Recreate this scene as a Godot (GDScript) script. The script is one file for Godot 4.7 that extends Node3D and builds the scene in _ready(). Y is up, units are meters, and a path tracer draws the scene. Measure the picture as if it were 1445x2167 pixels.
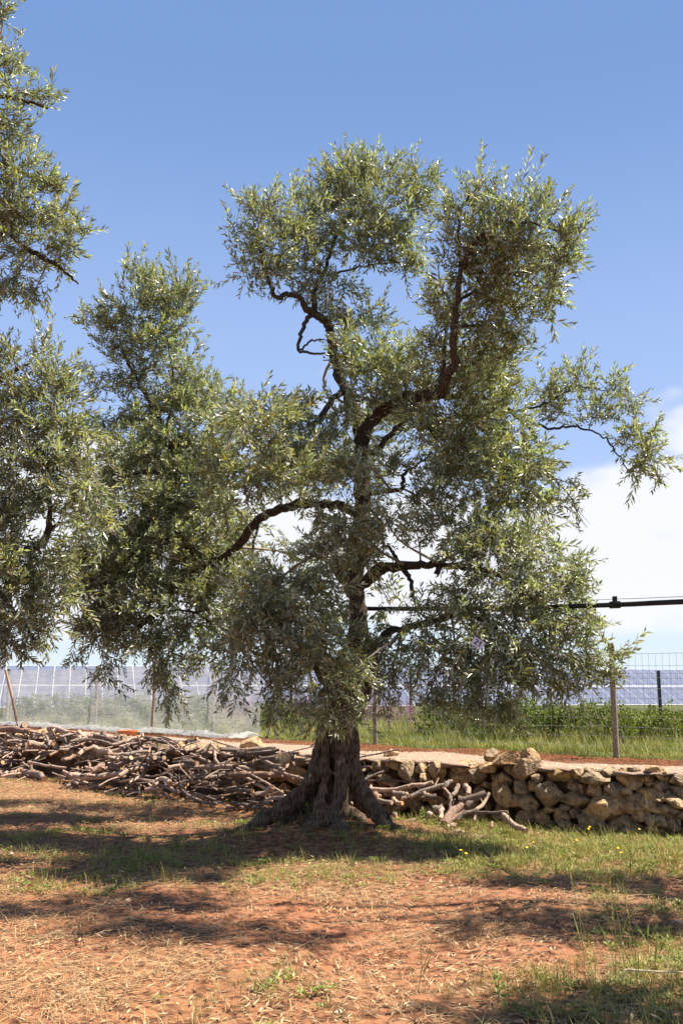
extends Node3D
# An old olive tree in a dry stone terraced grove, a welded wire fence and solar panels behind.

var rng := RandomNumberGenerator.new()
var broad := FastNoiseLite.new()
var fine := FastNoiseLite.new()
var taken := {}
var M := {}

class Geo:
	var v := PackedVector3Array()
	var n := PackedVector3Array()
	var c := PackedColorArray()
	var i := PackedInt32Array()

	func vert(p: Vector3, nn: Vector3, col: Color) -> int:
		v.append(p)
		n.append(nn)
		c.append(col)
		return v.size() - 1

	func tri(a: Vector3, b: Vector3, d: Vector3, col := Color.WHITE) -> void:
		var nn := (d - a).cross(b - a).normalized()
		i.append_array(PackedInt32Array([vert(a, nn, col), vert(b, nn, col), vert(d, nn, col)]))

	func quad(a: Vector3, b: Vector3, d: Vector3, e: Vector3, col := Color.WHITE) -> void:
		tri(a, b, d, col)
		tri(a, d, e, col)

	func box(lo: Vector3, hi: Vector3, col := Color.WHITE) -> void:
		var p := []
		for k in 8:
			p.append(Vector3(hi.x if k & 1 else lo.x, hi.y if k & 2 else lo.y, hi.z if k & 4 else lo.z))
		quad(p[4], p[6], p[7], p[5], col)
		quad(p[1], p[3], p[2], p[0], col)
		quad(p[5], p[7], p[3], p[1], col)
		quad(p[0], p[2], p[6], p[4], col)
		quad(p[6], p[2], p[3], p[7], col)
		quad(p[0], p[4], p[5], p[1], col)

	func bar(a: Vector3, b: Vector3, r: float, sides := 4, col := Color.WHITE) -> void:
		tube([a, b], [r, r], sides, col)

	func tube(pts: Array, rad: Array, sides := 8, col := Color.WHITE, lump: FastNoiseLite = null, amount := 0.0) -> void:
		var t0: Vector3 = (pts[1] - pts[0]).normalized()
		var side := t0.cross(Vector3(0.31, 0.12, 0.94)).normalized()
		var first := v.size()
		for k in pts.size():
			var t: Vector3 = (pts[mini(k + 1, pts.size() - 1)] - pts[maxi(k - 1, 0)]).normalized()
			side = (side - t * side.dot(t)).normalized()
			var up := t.cross(side)
			for s in sides:
				var a := TAU * s / sides
				var d := side * cos(a) + up * sin(a)
				var r: float = rad[k]
				if lump:
					r *= 1.0 + amount * lump.get_noise_3dv((pts[k] + d * r) * 9.0)
				vert(pts[k] + d * r, d, col)
			if k:
				for s in sides:
					var a0 := first + (k - 1) * sides + s
					var a1 := first + (k - 1) * sides + (s + 1) % sides
					i.append_array(PackedInt32Array([a0, a0 + sides, a1, a1, a0 + sides, a1 + sides]))
		var last: Vector3 = pts[pts.size() - 1]
		for s in sides:
			tri(last, v[first + (pts.size() - 1) * sides + (s + 1) % sides], v[first + (pts.size() - 1) * sides + s], col)

	func grid(rows: int, cols: int, at: Array, cols_of: PackedColorArray, flip := false) -> void:
		# a sheet of rows x cols points with smooth normals
		var first := v.size()
		for r in rows:
			for k in cols:
				var p: Vector3 = at[r * cols + k]
				var e: Vector3 = at[r * cols + mini(k + 1, cols - 1)] - at[r * cols + maxi(k - 1, 0)]
				var f: Vector3 = at[mini(r + 1, rows - 1) * cols + k] - at[maxi(r - 1, 0) * cols + k]
				var nn := e.cross(f).normalized()
				vert(p, -nn if flip else nn, cols_of[r * cols + k])
		for r in rows - 1:
			for k in cols - 1:
				var a := first + r * cols + k
				if flip:
					i.append_array(PackedInt32Array([a, a + 1, a + cols, a + 1, a + cols + 1, a + cols]))
				else:
					i.append_array(PackedInt32Array([a, a + cols, a + 1, a + 1, a + cols, a + cols + 1]))

	func mesh() -> ArrayMesh:
		var m := ArrayMesh.new()
		add_to(m)
		return m

	func add_to(m: ArrayMesh) -> void:
		var arr := []
		arr.resize(Mesh.ARRAY_MAX)
		arr[Mesh.ARRAY_VERTEX] = v
		arr[Mesh.ARRAY_NORMAL] = n
		arr[Mesh.ARRAY_COLOR] = c
		arr[Mesh.ARRAY_INDEX] = i
		m.add_surface_from_arrays(Mesh.PRIMITIVE_TRIANGLES, arr)


func V(x: float, y: float, z: float) -> Vector3:
	return Vector3(x, y, z)


func numbered(called: String) -> String:
	taken[called] = taken.get(called, 0) + 1
	return called if taken[called] == 1 else "%s_%03d" % [called, taken[called] - 1]


func tag(o: Node, label: String, category: String, group := "", kind := "") -> Node:
	o.set_meta("label", label)
	o.set_meta("category", category)
	if group:
		o.set_meta("group", group)
	if kind:
		o.set_meta("kind", kind)
	return o


func thing(called: String, label: String, category: String, at := Vector3.ZERO, group := "") -> Node3D:
	var o := Node3D.new()
	o.name = numbered(called)
	o.position = at
	add_child(o, true)
	tag(o, label, category, group)
	return o


func part(called: String, m: Mesh, mat: Material, parent: Node = null) -> MeshInstance3D:
	var o := MeshInstance3D.new()
	o.mesh = m
	o.material_override = mat
	if parent:
		o.name = called
		parent.add_child(o, true)
	else:
		o.name = numbered(called)
		add_child(o, true)
	return o


func scatter(called: String, m: Mesh, mat: Material, where: Array, tints: Array, parent: Node = null) -> MultiMeshInstance3D:
	var mm := MultiMesh.new()
	mm.transform_format = MultiMesh.TRANSFORM_3D
	mm.use_colors = true
	mm.mesh = m
	mm.instance_count = where.size()
	for k in where.size():
		mm.set_instance_transform(k, where[k])
		mm.set_instance_color(k, tints[k])
	var o := MultiMeshInstance3D.new()
	o.multimesh = mm
	o.material_override = mat
	o.set_meta("kind", "stuff")
	if parent:
		o.name = called
		parent.add_child(o, true)
	else:
		o.name = numbered(called)
		add_child(o, true)
	return o


func rnd(a: float, b: float) -> float:
	return rng.randf_range(a, b)


func ball() -> Vector3:
	while true:
		var p := Vector3(rnd(-1, 1), rnd(-1, 1), rnd(-1, 1))
		if p.length_squared() <= 1.0:
			return p
	return Vector3.ZERO


func along(d: Vector3, roll: float, size: float) -> Basis:
	# local Y looks along d
	d = d.normalized()
	var s := d.cross(Vector3(0.21, 0.33, 0.92)).normalized()
	var b := Basis(s, d, s.cross(d))
	return b * Basis(Vector3.UP, roll) * Basis.from_scale(Vector3.ONE * size)


func smooth(p: Array, each: int) -> Array:
	var out := []
	for k in p.size() - 1:
		var a: Vector3 = p[maxi(k - 1, 0)]
		var b: Vector3 = p[k]
		var c: Vector3 = p[k + 1]
		var d: Vector3 = p[mini(k + 2, p.size() - 1)]
		for j in each:
			out.append(b.cubic_interpolate(c, a, d, float(j) / each))
	out.append(p[p.size() - 1])
	return out


func lin(r: float, g: float, b: float) -> Color:
	return Color(r, g, b).linear_to_srgb()


func noise_picture(size: int, freq: float, kind: int, ramp: Array, stops: Array, octaves := 5, bright := false) -> NoiseTexture2D:
	var f := FastNoiseLite.new()
	f.noise_type = kind as FastNoiseLite.NoiseType
	f.frequency = freq
	f.fractal_octaves = octaves
	f.seed = taken.size() + int(freq * 10000)
	var t := NoiseTexture2D.new()
	t.width = size
	t.height = size
	t.seamless = true
	t.noise = f
	if ramp:
		var g := Gradient.new()
		g.offsets = PackedFloat32Array(stops)
		g.colors = PackedColorArray(ramp)
		t.color_ramp = g
	return t


func ridged(size: int, freq: float, octaves := 4) -> NoiseTexture2D:
	var t := noise_picture(size, freq, FastNoiseLite.TYPE_SIMPLEX_SMOOTH, [], [], octaves)
	(t.noise as FastNoiseLite).fractal_type = FastNoiseLite.FRACTAL_RIDGED
	return t


func surface(called: String, color: Color, rough: float, pattern: Texture2D = null, scale := Vector3.ONE, relief: Texture2D = null, depth := 0.0, vertex := false) -> StandardMaterial3D:
	var m := StandardMaterial3D.new()
	m.resource_name = called
	m.albedo_color = color
	m.roughness = rough
	m.metallic_specular = 0.35
	m.cull_mode = BaseMaterial3D.CULL_DISABLED
	m.vertex_color_use_as_albedo = vertex
	if pattern or relief:
		m.uv1_triplanar = true
		m.uv1_scale = scale
		m.albedo_texture = pattern
	if relief:
		m.heightmap_enabled = true
		m.heightmap_texture = relief
		m.heightmap_scale = depth
	M[called] = m
	return m


# ---------------------------------------------------------------- camera, sky, sun
func view_and_light() -> void:
	var cam := Camera3D.new()
	cam.name = "camera"
	cam.fov = 54.58
	cam.near = 0.1
	cam.far = 1500.0
	cam.position = Vector3(0, 1.6, 0)
	cam.rotation_degrees = Vector3(10.2, 0, 0)
	add_child(cam)
	cam.current = true
	var we := WorldEnvironment.new()
	we.name = "daylight"
	var env := Environment.new()
	env.background_mode = Environment.BG_SKY
	env.tonemap_mode = Environment.TONE_MAPPER_LINEAR
	env.tonemap_exposure = 2.9
	env.sdfgi_enabled = true
	env.ssao_enabled = true
	env.ssil_enabled = true
	var sky := Sky.new()
	var pan := PanoramaSkyMaterial.new()
	pan.panorama = ImageTexture.create_from_image(sky_picture())
	sky.sky_material = pan
	env.sky = sky
	env.ambient_light_source = Environment.AMBIENT_SOURCE_SKY
	we.environment = env
	add_child(we)
	var sun := DirectionalLight3D.new()
	sun.name = "sun"
	sun.light_color = Color(1.0, 0.955, 0.88)
	sun.light_energy = 1.6
	sun.light_angular_distance = 0.53
	sun.shadow_enabled = true
	add_child(sun)
	sun.look_at_from_position(Vector3(0.489, 0.866, -0.104) * 20.0, Vector3.ZERO)


func sky_picture() -> Image:
	# blue that pales towards the horizon, with a low bank of soft cloud all round
	var w := 2048
	var h := 1024
	var data := PackedFloat32Array()
	data.resize(w * h * 3)
	var puff := FastNoiseLite.new()
	puff.seed = 18
	puff.frequency = 1.0
	puff.fractal_octaves = 6
	var bank := FastNoiseLite.new()
	bank.seed = 5
	bank.frequency = 1.0
	bank.fractal_octaves = 3
	for y in h:
		var el := PI * (0.5 - (y + 0.5) / h)
		var deg := rad_to_deg(el)
		var t := clampf(deg / 36.0, 0.0, 1.0)
		var base := SKY_LOW.lerp(SKY_MID, smoothstep(0.0, 0.42, t)).lerp(SKY_HIGH, smoothstep(0.3, 1.0, t)).lerp(SKY_TOP, clampf((deg - 36.0) / 54.0, 0.0, 1.0))
		if deg < 0.0:
			base = SKY_LOW
		for x in w:
			var c := base
			if deg > 0.0 and deg < 32.0:
				var az := TAU * ((x + 0.5) / w - 0.5)
				var p := Vector3(sin(az), 0.0, -cos(az)) * 3.2
				p.y = deg * 0.20
				var big := bank.get_noise_3d(p.x * 0.8 + 10.98, p.y * 0.55, p.z * 0.8)
				var det := puff.get_noise_3d(p.x * 2.2, p.y * 1.6, p.z * 2.2)
				var edge := smoothstep(1.0, 5.0, deg) * (1.0 - smoothstep(7.5, 19.5, deg))
				var k := smoothstep(0.42, 0.84, edge * 0.95 + big * 0.55 + det * 0.55 + CLOUD_MORE)
				c = base.lerp(CLOUD, k * 0.93 * (1.0 - smoothstep(17.0, 23.0, deg)))
			var o := (y * w + x) * 3
			data[o] = c.r
			data[o + 1] = c.g
			data[o + 2] = c.b
	return Image.create_from_data(w, h, false, Image.FORMAT_RGBF, data.to_byte_array())

const SKY_LOW := Color(0.278, 0.321, 0.351)
const SKY_MID := Color(0.154, 0.213, 0.344)
const SKY_HIGH := Color(0.072, 0.124, 0.247)
const SKY_TOP := Color(0.042, 0.082, 0.177)
const CLOUD := Color(0.338, 0.342, 0.359)
const CLOUD_MORE := 0.06


# ---------------------------------------------------------------- lie of the land
const TERRACE := 0.683

func wall_z(x: float) -> float:
	if x > 9.0:
		return -7.93 + 0.1 * (x - 9.0)
	if x > -1.12:
		return -12.09 + (x - 2.89) * 0.681
	return -14.82 + (x + 1.12) * 1.14


func fence_z(x: float) -> float:
	return -14.0 + (x - 3.765) * 1.038


func wall_at(s: float) -> Vector3:
	if s < 4.85:
		return Vector3(2.89 - 0.827 * s, 0, -12.09 - 0.563 * s)
	return Vector3(-1.12 - 0.66 * (s - 4.85), 0, -14.82 - 0.752 * (s - 4.85))


func wall_dir(s: float) -> Vector3:
	return Vector3(-0.827, 0, -0.563) if s < 4.85 else Vector3(-0.66, 0, -0.752)


func wall_out(s: float) -> Vector3:
	return Vector3(-0.563, 0, 0.827) if s < 4.85 else Vector3(-0.752, 0, 0.66)


func low_y(x: float, z: float) -> float:
	var r := Vector2(x + 0.085, z + 11.6).length()
	return broad.get_noise_2d(x * 0.8, z * 0.8) * 0.07 + fine.get_noise_2d(x * 5.0, z * 5.0) * 0.018 + 0.17 * exp(-r * r / 1.1) - 0.02


func high_y(x: float, z: float) -> float:
	return TERRACE + broad.get_noise_2d(x * 1.1 + 40.0, z * 1.1) * 0.05 + fine.get_noise_2d(x * 7.0, z * 7.0) * 0.012


func greenness(x: float, z: float) -> float:
	# where living grass grows in the red earth of the grove
	var g := 0.12 + 0.5 * broad.get_noise_2d(x * 1.3 + 9.0, z * 1.9 + 31.0)
	g += 0.75 * smoothstep(0.4, 1.4, x) * smoothstep(9.0, 10.0, -z)
	g += 0.25 * smoothstep(8.2, 9.0, -z) * (1.0 - smoothstep(11.0, 13.0, -z))
	g += 0.45 * smoothstep(0.2, 0.9, x) * (1.0 - smoothstep(5.9, 6.7, -z))
	g += 0.3 * smoothstep(1.4, 2.0, x) * (1.0 - smoothstep(7.4, 8.4, -z))
	g -= 0.35 * smoothstep(5.8, 6.4, -z) * (1.0 - smoothstep(7.6, 8.4, -z)) * (1.0 - smoothstep(0.8, 1.6, x))
	return clampf(g, 0.0, 1.0)


func dryness(x: float, z: float) -> float:
	var g := 0.35 + 0.7 * broad.get_noise_2d(x * 1.7 - 20.0, z * 2.1 + 5.0)
	g += 0.5 * smoothstep(1.2, 2.4, -x) * smoothstep(12.5, 14.0, -z)
	g += 0.4 * smoothstep(0.6, 1.4, -x) * (1.0 - smoothstep(5.8, 7.2, -z))
	g += 0.25 * smoothstep(0.6, 1.4, x) * smoothstep(9.4, 10.2, -z)
	return clampf(g, 0.0, 1.0)


func axis(fine_from: float, fine_to: float, step: float, far_lo: float, far_hi: float) -> Array:
	var out := []
	var k := fine_from
	while k < fine_to:
		out.append(k)
		k += step
	var g := step
	var p: float = out[-1]
	while p < far_hi:
		g *= 1.4
		p = minf(p + g, far_hi)
		out.append(p)
	g = step
	p = fine_from
	while p > far_lo:
		g *= 1.4
		p = maxf(p - g, far_lo)
		out.push_front(p)
	return out


func land() -> void:
	var soil := noise_picture(1024, 0.012, FastNoiseLite.TYPE_SIMPLEX, [Color(0.50, 0.46, 0.43), Color(0.80, 0.76, 0.72), Color(1, 0.97, 0.92), Color(1.0, 1.0, 1.0)], [0.15, 0.4, 0.6, 0.85], 7)
	var clods := noise_picture(1024, 0.03, FastNoiseLite.TYPE_SIMPLEX, [], [], 6)
	var earth := surface("earth", Color.WHITE, 0.96, soil, Vector3(0.55, 0.55, 0.55), clods, 0.7, true)
	var xs := axis(-9.0, 7.0, 0.075, -700.0, 700.0)
	var zs := axis(-21.0, -4.0, 0.075, -900.0, 200.0)
	var pts := []
	var cols := PackedColorArray()
	for z in zs:
		for x in xs:
			pts.append(Vector3(x, low_y(x, z) - (0.5 if z < wall_z(x) - 0.8 else 0.0), z))
			var c := Color(0.222, 0.097, 0.052)
			c = c.lerp(Color(0.28, 0.155, 0.08), dryness(x, z) * 0.5)
			c = c.lerp(Color(0.105, 0.09, 0.04), greenness(x, z) * 0.4)
			cols.append(c)
	var g := Geo.new()
	g.grid(zs.size(), xs.size(), pts, cols, true)
	var o := part("ground", g.mesh(), earth)
	o.set_meta("kind", "structure")

	# the raised terrace behind the dry stone wall: gravel path, needle litter, meadow
	g = Geo.new()
	pts = []
	cols = PackedColorArray()
	xs = axis(-13.0, 7.0, 0.09, -700.0, 700.0)
	var ts := [-0.02, 0.0, 0.0, 0.06, 0.12]
	var t := 0.2
	while t < 900.0:
		ts.append(t)
		t += 0.09 if t < 4.0 else (t - 4.0) * 0.16 + 0.12
	for r in ts.size():
		for x in xs:
			var lip := broad.get_noise_2d(x * 7.0, 3.0) * 0.26 + fine.get_noise_2d(x * 9.0, 1.0) * 0.16
			var wz := wall_z(x) - 0.02 + lip
			var z: float = wz - ts[r]
			var y := high_y(x, z) + fine.get_noise_2d(x * 40.0, z * 40.0) * 0.01
			if r == 0:
				z -= 0.36
				y = -0.1
			elif r == 1:
				z -= 0.28
				y -= 0.075
			elif r == 2:
				y -= 0.05 + 0.03 * fine.get_noise_2d(x * 30.0, 5.0)
			elif r == 3:
				y += -0.008 + 0.03 * fine.get_noise_2d(x * 24.0, 9.0)
				z += 0.05 * fine.get_noise_2d(x * 30.0, 70.0)
			pts.append(Vector3(x, y, z))
			var f := z - fence_z(x)
			var width := wall_z(x) - fence_z(x)
			var mess := broad.get_noise_2d(x * 4.0, z * 4.0) * 0.6 + fine.get_noise_2d(x * 9.0, z * 9.0) * 0.3
			var gravel := Color(0.35, 0.26, 0.205)
			var litter := Color(0.235, 0.135, 0.088)
			var meadow := Color(0.085, 0.10, 0.03)
			var c := gravel.lerp(litter, smoothstep(-0.15, 0.2, minf(1.25, width * 0.45) - f + mess) * 0.92)
			c = c.lerp(meadow, smoothstep(-0.05, 0.2, -f + mess * 0.4))
			if r < 2:
				c = Color(0.17, 0.11, 0.07)
			cols.append(c)
	g.grid(ts.size(), xs.size(), pts, cols)
	var stones := noise_picture(1024, 0.06, FastNoiseLite.TYPE_CELLULAR, [Color(1, 1, 1), Color(0.86, 0.84, 0.82), Color(0.55, 0.5, 0.47)], [0.0, 0.5, 1.0], 3)
	var gravelly := surface("gravel", Color.WHITE, 0.95, stones, Vector3(0.9, 0.9, 0.9), clods, 0.5, true)
	o = part("terrace_ground", g.mesh(), gravelly)
	o.set_meta("kind", "structure")


# ---------------------------------------------------------------- stones
func stone_mesh(seed_no: int, sub := 2) -> ArrayMesh:
	var r := RandomNumberGenerator.new()
	r.seed = seed_no * 77 + 5
	var ico := []
	var phi := 1.618
	for a in [-1.0, 1.0]:
		for b in [-phi, phi]:
			ico.append(Vector3(0, a, b).normalized())
			ico.append(Vector3(a, b, 0).normalized())
			ico.append(Vector3(b, 0, a).normalized())
	var tris := []
	for a in 12:
		for b in range(a + 1, 12):
			for c in range(b + 1, 12):
				if ico[a].distance_to(ico[b]) < 1.1 and ico[b].distance_to(ico[c]) < 1.1 and ico[a].distance_to(ico[c]) < 1.1:
					var up: bool = (ico[c] - ico[a]).cross(ico[b] - ico[a]).dot(ico[a]) > 0
					tris.append([ico[a], ico[b], ico[c]] if up else [ico[a], ico[c], ico[b]])
	for k in sub:
		var more := []
		for q in tris:
			var ab: Vector3 = ((q[0] + q[1]) * 0.5).normalized()
			var bc: Vector3 = ((q[1] + q[2]) * 0.5).normalized()
			var ca: Vector3 = ((q[2] + q[0]) * 0.5).normalized()
			more.append_array([[q[0], ab, ca], [ab, q[1], bc], [ca, bc, q[2]], [ab, bc, ca]])
		tris = more
	var cuts := []
	for k in 15:
		var d := Vector3(r.randf_range(-1, 1), r.randf_range(-1, 1), r.randf_range(-1, 1)).normalized()
		cuts.append([d, r.randf_range(0.55, 0.80)])
	var g := Geo.new()
	var shaped := func(p: Vector3) -> Vector3:
		var q := Vector3(signf(p.x) * pow(absf(p.x), 0.65), signf(p.y) * pow(absf(p.y), 0.65), signf(p.z) * pow(absf(p.z), 0.65))
		for cut in cuts:
			var over: float = q.dot(cut[0]) - cut[1]
			if over > 0:
				q -= cut[0] * over
		return q * (0.65 + 0.03 * fine.get_noise_3dv(p * 9.0 + Vector3.ONE * seed_no * 13.0) + 0.02 * broad.get_noise_3dv(p * 9.0 + Vector3.ONE * seed_no * 7.0))
	for q in tris:
		g.tri(shaped.call(q[0]), shaped.call(q[1]), shaped.call(q[2]))
	return g.mesh()


var boulders := []

func make_stones() -> void:
	for k in 14:
		boulders.append(stone_mesh(k))
	var chalk := noise_picture(512, 0.008, FastNoiseLite.TYPE_SIMPLEX, [Color(0.42, 0.36, 0.30), Color(0.78, 0.72, 0.64), Color(1, 0.95, 0.88), Color(0.9, 0.72, 0.5)], [0.1, 0.4, 0.62, 0.95], 6)
	var pits := noise_picture(512, 0.02, FastNoiseLite.TYPE_SIMPLEX, [], [], 6)
	for k in 4:
		surface("stone%d" % k, [lin(0.44, 0.365, 0.28), lin(0.36, 0.315, 0.26), lin(0.47, 0.375, 0.265), lin(0.33, 0.295, 0.25)][k], 0.93, chalk, Vector3(2.2, 2.2, 2.2), pits, 1.1)
		M["stone%d" % k].uv1_world_triplanar = true


func stone_wall() -> void:
	var w := thing("dry_stone_wall", "low dry stone retaining wall of rough tan limestone carrying the gravel path", "wall")
	var list: Array = STONES.duplicate(true)
	var fill := 0
	var tries := 0
	while fill < 175 and tries < 6000:
		tries += 1
		var s := rnd(-2.6, 15.0)
		var h := rnd(0.03, 0.66) if s < 6.0 else rnd(0.35, 0.68)
		var sz := rnd(0.12, 0.30) * (1.0 if s < 5.0 else 1.5)
		var hh := sz * rnd(0.5, 0.85)
		var ok := true
		for q in list:
			var dx: float = (s - q[0]) / (q[2] * 0.5 + sz * 0.32)
			var dy: float = (h - q[1]) / (q[3] * 0.5 + hh * 0.32)
			if dx * dx + dy * dy < 0.85:
				ok = false
				break
		if ok:
			list.append([s, h, sz, hh, -0.13])
			fill += 1
	for q in list:
		var s: float = q[0]
		var base := wall_at(s)
		var out := wall_out(s)
		var deep: float = q[4] if q.size() > 4 else rnd(-0.07, 0.07)
		var slope: float = 0.09 * (0.35 - q[1])
		var o := part("stone", boulders[rng.randi() % 14], M["stone%d" % (rng.randi() % 4)], w)
		var b := Basis(wall_dir(s), Vector3.UP, wall_dir(s).cross(Vector3.UP))
		b = b * Basis(Vector3(0, 0, 1), rnd(-0.16, 0.16)) * Basis(Vector3(1, 0, 0), rnd(-0.2, 0.2)) * Basis(Vector3.UP, (PI if rng.randf() < 0.5 else 0.0) + rnd(-0.25, 0.25))
		var dep := maxf(0.22, q[2] * 0.75)
		o.transform = Transform3D(b * Basis.from_scale(Vector3(q[2] * 0.96, q[3] * 0.96, dep)), base + Vector3(0, q[1], 0) + out * (deep + slope - 0.02))
	# loose stones
	for q in LOOSE:
		var o := part("loose_stone", boulders[q[4]], M["stone%d" % q[5]])
		o.transform = Transform3D(Basis(Vector3.UP, q[6]) * Basis(Vector3(0, 0, 1), q[7]) * Basis.from_scale(q[1]), q[0])
		tag(o, q[2], q[3], "loose stones on the wall and the path")


# ---------------------------------------------------------------- olive trees
func make_leaf_stuff() -> void:
	var leaf := surface("olive_leaf", Color.WHITE, 0.34, null, Vector3.ONE, null, 0.0, true)
	leaf.metallic_specular = 0.6
	leaf.backlight_enabled = true
	leaf.backlight = Color(0.84, 0.90, 0.58)
	var young := surface("green_leaf", Color.WHITE, 0.5, null, Vector3.ONE, null, 0.0, true)
	young.backlight_enabled = true
	young.backlight = Color(0.7, 0.8, 0.3)
	surface("blades", Color.WHITE, 0.6, null, Vector3.ONE, null, 0.0, true).backlight_enabled = true
	M["blades"].backlight = Color(0.7, 0.75, 0.35)
	surface("straw", Color.WHITE, 0.7, null, Vector3.ONE, null, 0.0, true)
	var rind := noise_picture(512, 0.012, FastNoiseLite.TYPE_SIMPLEX, [Color(0.35, 0.31, 0.28), Color(0.72, 0.67, 0.62), Color(1, 0.96, 0.9)], [0.2, 0.5, 0.85], 6)
	surface("trunk_bark", lin(0.20, 0.165, 0.14), 0.95, rind, Vector3(5.0, 1.3, 5.0), ridged(512, 0.016), 1.2)
	surface("limb_bark", lin(0.135, 0.118, 0.105), 0.92, rind, Vector3(5, 5, 5), ridged(512, 0.015), 1.2)
	surface("twig_bark", lin(0.24, 0.20, 0.15), 0.8)


func leaf(g: Geo, at: Vector3, d: Vector3, face: Vector3, long: float, wide: float, col: Color) -> void:
	d = d.normalized()
	var s := d.cross(face).normalized()
	var f := s.cross(d)
	var bend := -f * long * rnd(-0.02, 0.13)
	var mid := at + d * long * 0.48 - f * wide * 0.22 + bend * 0.2
	var l := at + d * long * 0.45 + s * wide * 0.5
	var r := at + d * long * 0.45 - s * wide * 0.5
	var tip := at + d * long + bend
	g.tri(at, l, mid, col)
	g.tri(at, mid, r, col)
	g.tri(l, tip, mid, col)
	g.tri(mid, tip, r, col)


func sprig(pairs: int, length: float, leaf_long: float, wander := 0.06) -> ArrayMesh:
	var g := Geo.new()
	var pts := []
	var rad := []
	var drift := Vector3(rnd(-1, 1), 0, rnd(-1, 1)) * wander
	for k in 4:
		var t := k / 3.0
		pts.append(Vector3(0, length * t, 0) + drift * t * t)
		rad.append(lerpf(0.0028, 0.0012, t))
	g.tube(pts, rad, 3, Color(0.22, 0.20, 0.13))
	var turn := rnd(0, TAU)
	for k in pairs + 1:
		var t := 0.1 + 0.9 * k / float(pairs)
		var at := Vector3(0, length * t, 0) + drift * t * t
		turn += PI * 0.5 + rnd(-0.3, 0.3)
		for side in 2:
			var a := turn + PI * side + rnd(-0.25, 0.25)
			var open := rnd(0.55, 0.95) * (1.0 - 0.35 * t)
			var outw := Vector3(cos(a), 0, sin(a))
			var d := Vector3.UP * cos(open) + outw * sin(open)
			var face := (Vector3.UP * sin(open) - outw * cos(open)).rotated(d.normalized(), rnd(-0.7, 0.7))
			var q := rng.randf()
			var col := Color(0.240, 0.252, 0.160).lerp(Color(0.142, 0.155, 0.098), rng.randf())
			if q < 0.47:
				col = Color(0.39, 0.405, 0.315).lerp(Color(0.51, 0.52, 0.445), rng.randf())
			elif q > 0.965:
				col = Color(0.30, 0.24, 0.06)
			leaf(g, at, d, face, leaf_long * rnd(0.72, 1.12) * (1.0 - 0.25 * maxf(0.0, t - 0.7) / 0.3), leaf_long * rnd(0.19, 0.27), col)
	return g.mesh()


var sprigs := []

func olive_tree(at: Vector3, label: String, limbs: Array, clumps: Dictionary, own_trunk: bool) -> Node3D:
	var tree := thing("olive_tree", label, "tree", at, "gnarled olive trees of the grove")
	var anchors := []
	var bough: Node = null
	for q in limbs:
		var pts := smooth(q[3], 6)
		var rad := []
		for k in pts.size():
			var t := float(k) / (pts.size() - 1)
			rad.append(lerpf(q[1], q[2], pow(t, 0.85)) * (1.0 + 0.13 * sin(k * 1.7 + q[1] * 90.0) * fine.get_noise_1d(k * 9.0 + q[1] * 700.0)))
			if k > 0:
				pts[k] += Vector3(fine.get_noise_2d(k * 6.0, q[1] * 900.0), fine.get_noise_2d(k * 6.0, 50.0 + q[2] * 900.0), fine.get_noise_2d(k * 6.0, 99.0)) * 0.035
			if k > pts.size() / 4:
				anchors.append([pts[k], rad[k]])
		var g := Geo.new()
		g.tube(pts, rad, 10, Color.WHITE, fine, 0.35)
		if q[0] == "limb" or bough == null:
			bough = part("limb", g.mesh(), M["limb_bark"], tree)
		else:
			part("branch", g.mesh(), M["limb_bark"], bough)
	var twigs := Geo.new()
	for region in clumps:
		var where := [[], [], []]
		var tints := [[], [], []]
		for q in clumps[region]:
			var mid: Vector3 = q[0]
			var size := Vector3(q[1], q[2], clampf((q[1] + q[2]) * 0.55, 0.12, 0.62)) * SPREAD
			var best: Array = anchors[0]
			var near := 1e9
			for a in anchors:
				var dd: float = a[0].distance_to(mid)
				if dd < near:
					near = dd
					best = a
			var from: Vector3 = best[0]
			var bow := from.lerp(mid, 0.5) + Vector3(rnd(-1, 1), rnd(-0.4, 1.0), rnd(-1, 1)) * near * 0.16
			var br := smooth([from, bow, mid], 4)
			var r0 := minf(best[1] * 0.7, 0.010 + near * 0.008)
			var rr := []
			for k in br.size():
				rr.append(lerpf(r0, 0.004, float(k) / (br.size() - 1)))
			twigs.tube(br, rr, 5)
			for k in 7:
				var end := mid + ball() * size
				var begin: Vector3 = br[rng.randi_range(4, br.size() - 1)]
				twigs.tube([begin, begin.lerp(end, 0.55) + Vector3(0, rnd(-0.04, 0.06), 0), end], [0.005, 0.0035, 0.002], 3)
			var count := int(q[1] * q[2] * q[3] * DENSITY) + 2
			var lumps := []
			for k in 5:
				lumps.append(ball() * 0.75)
			for k in count:
				var u := ball()
				if rng.randf() < 0.42:
					u = lumps[rng.randi() % 5] + u * 0.42
				var p := mid + u * size
				var d := (Vector3(u.x, u.y * 0.8, u.z) * 0.85 + Vector3.UP * (float(q[4]) * 0.95 + rnd(-0.35, 0.3)) + ball() * 0.75)
				if d.length() < 0.05:
					d = Vector3.UP
				var kind := rng.randi() % 3
				var big := rnd(0.8, 1.15) * (1.3 if u.length() > 0.85 and rng.randf() < 0.4 else 1.0)
				where[kind].append(Transform3D(along(d, rnd(0, TAU), big), p - d.normalized() * 0.16))
				var tone := 1.0 + rnd(-0.16, 0.16)
				tints[kind].append(Color(tone * rnd(0.93, 1.1), tone, tone * rnd(0.85, 1.05)))
		var pick := rng.randi() % 2
		for kind in 3:
			scatter("foliage", sprigs[kind + 3 * pick], M["olive_leaf"], where[kind], tints[kind], tree)
	part("twigs", twigs.mesh(), M["twig_bark"], tree).set_meta("kind", "stuff")
	return tree

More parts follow.
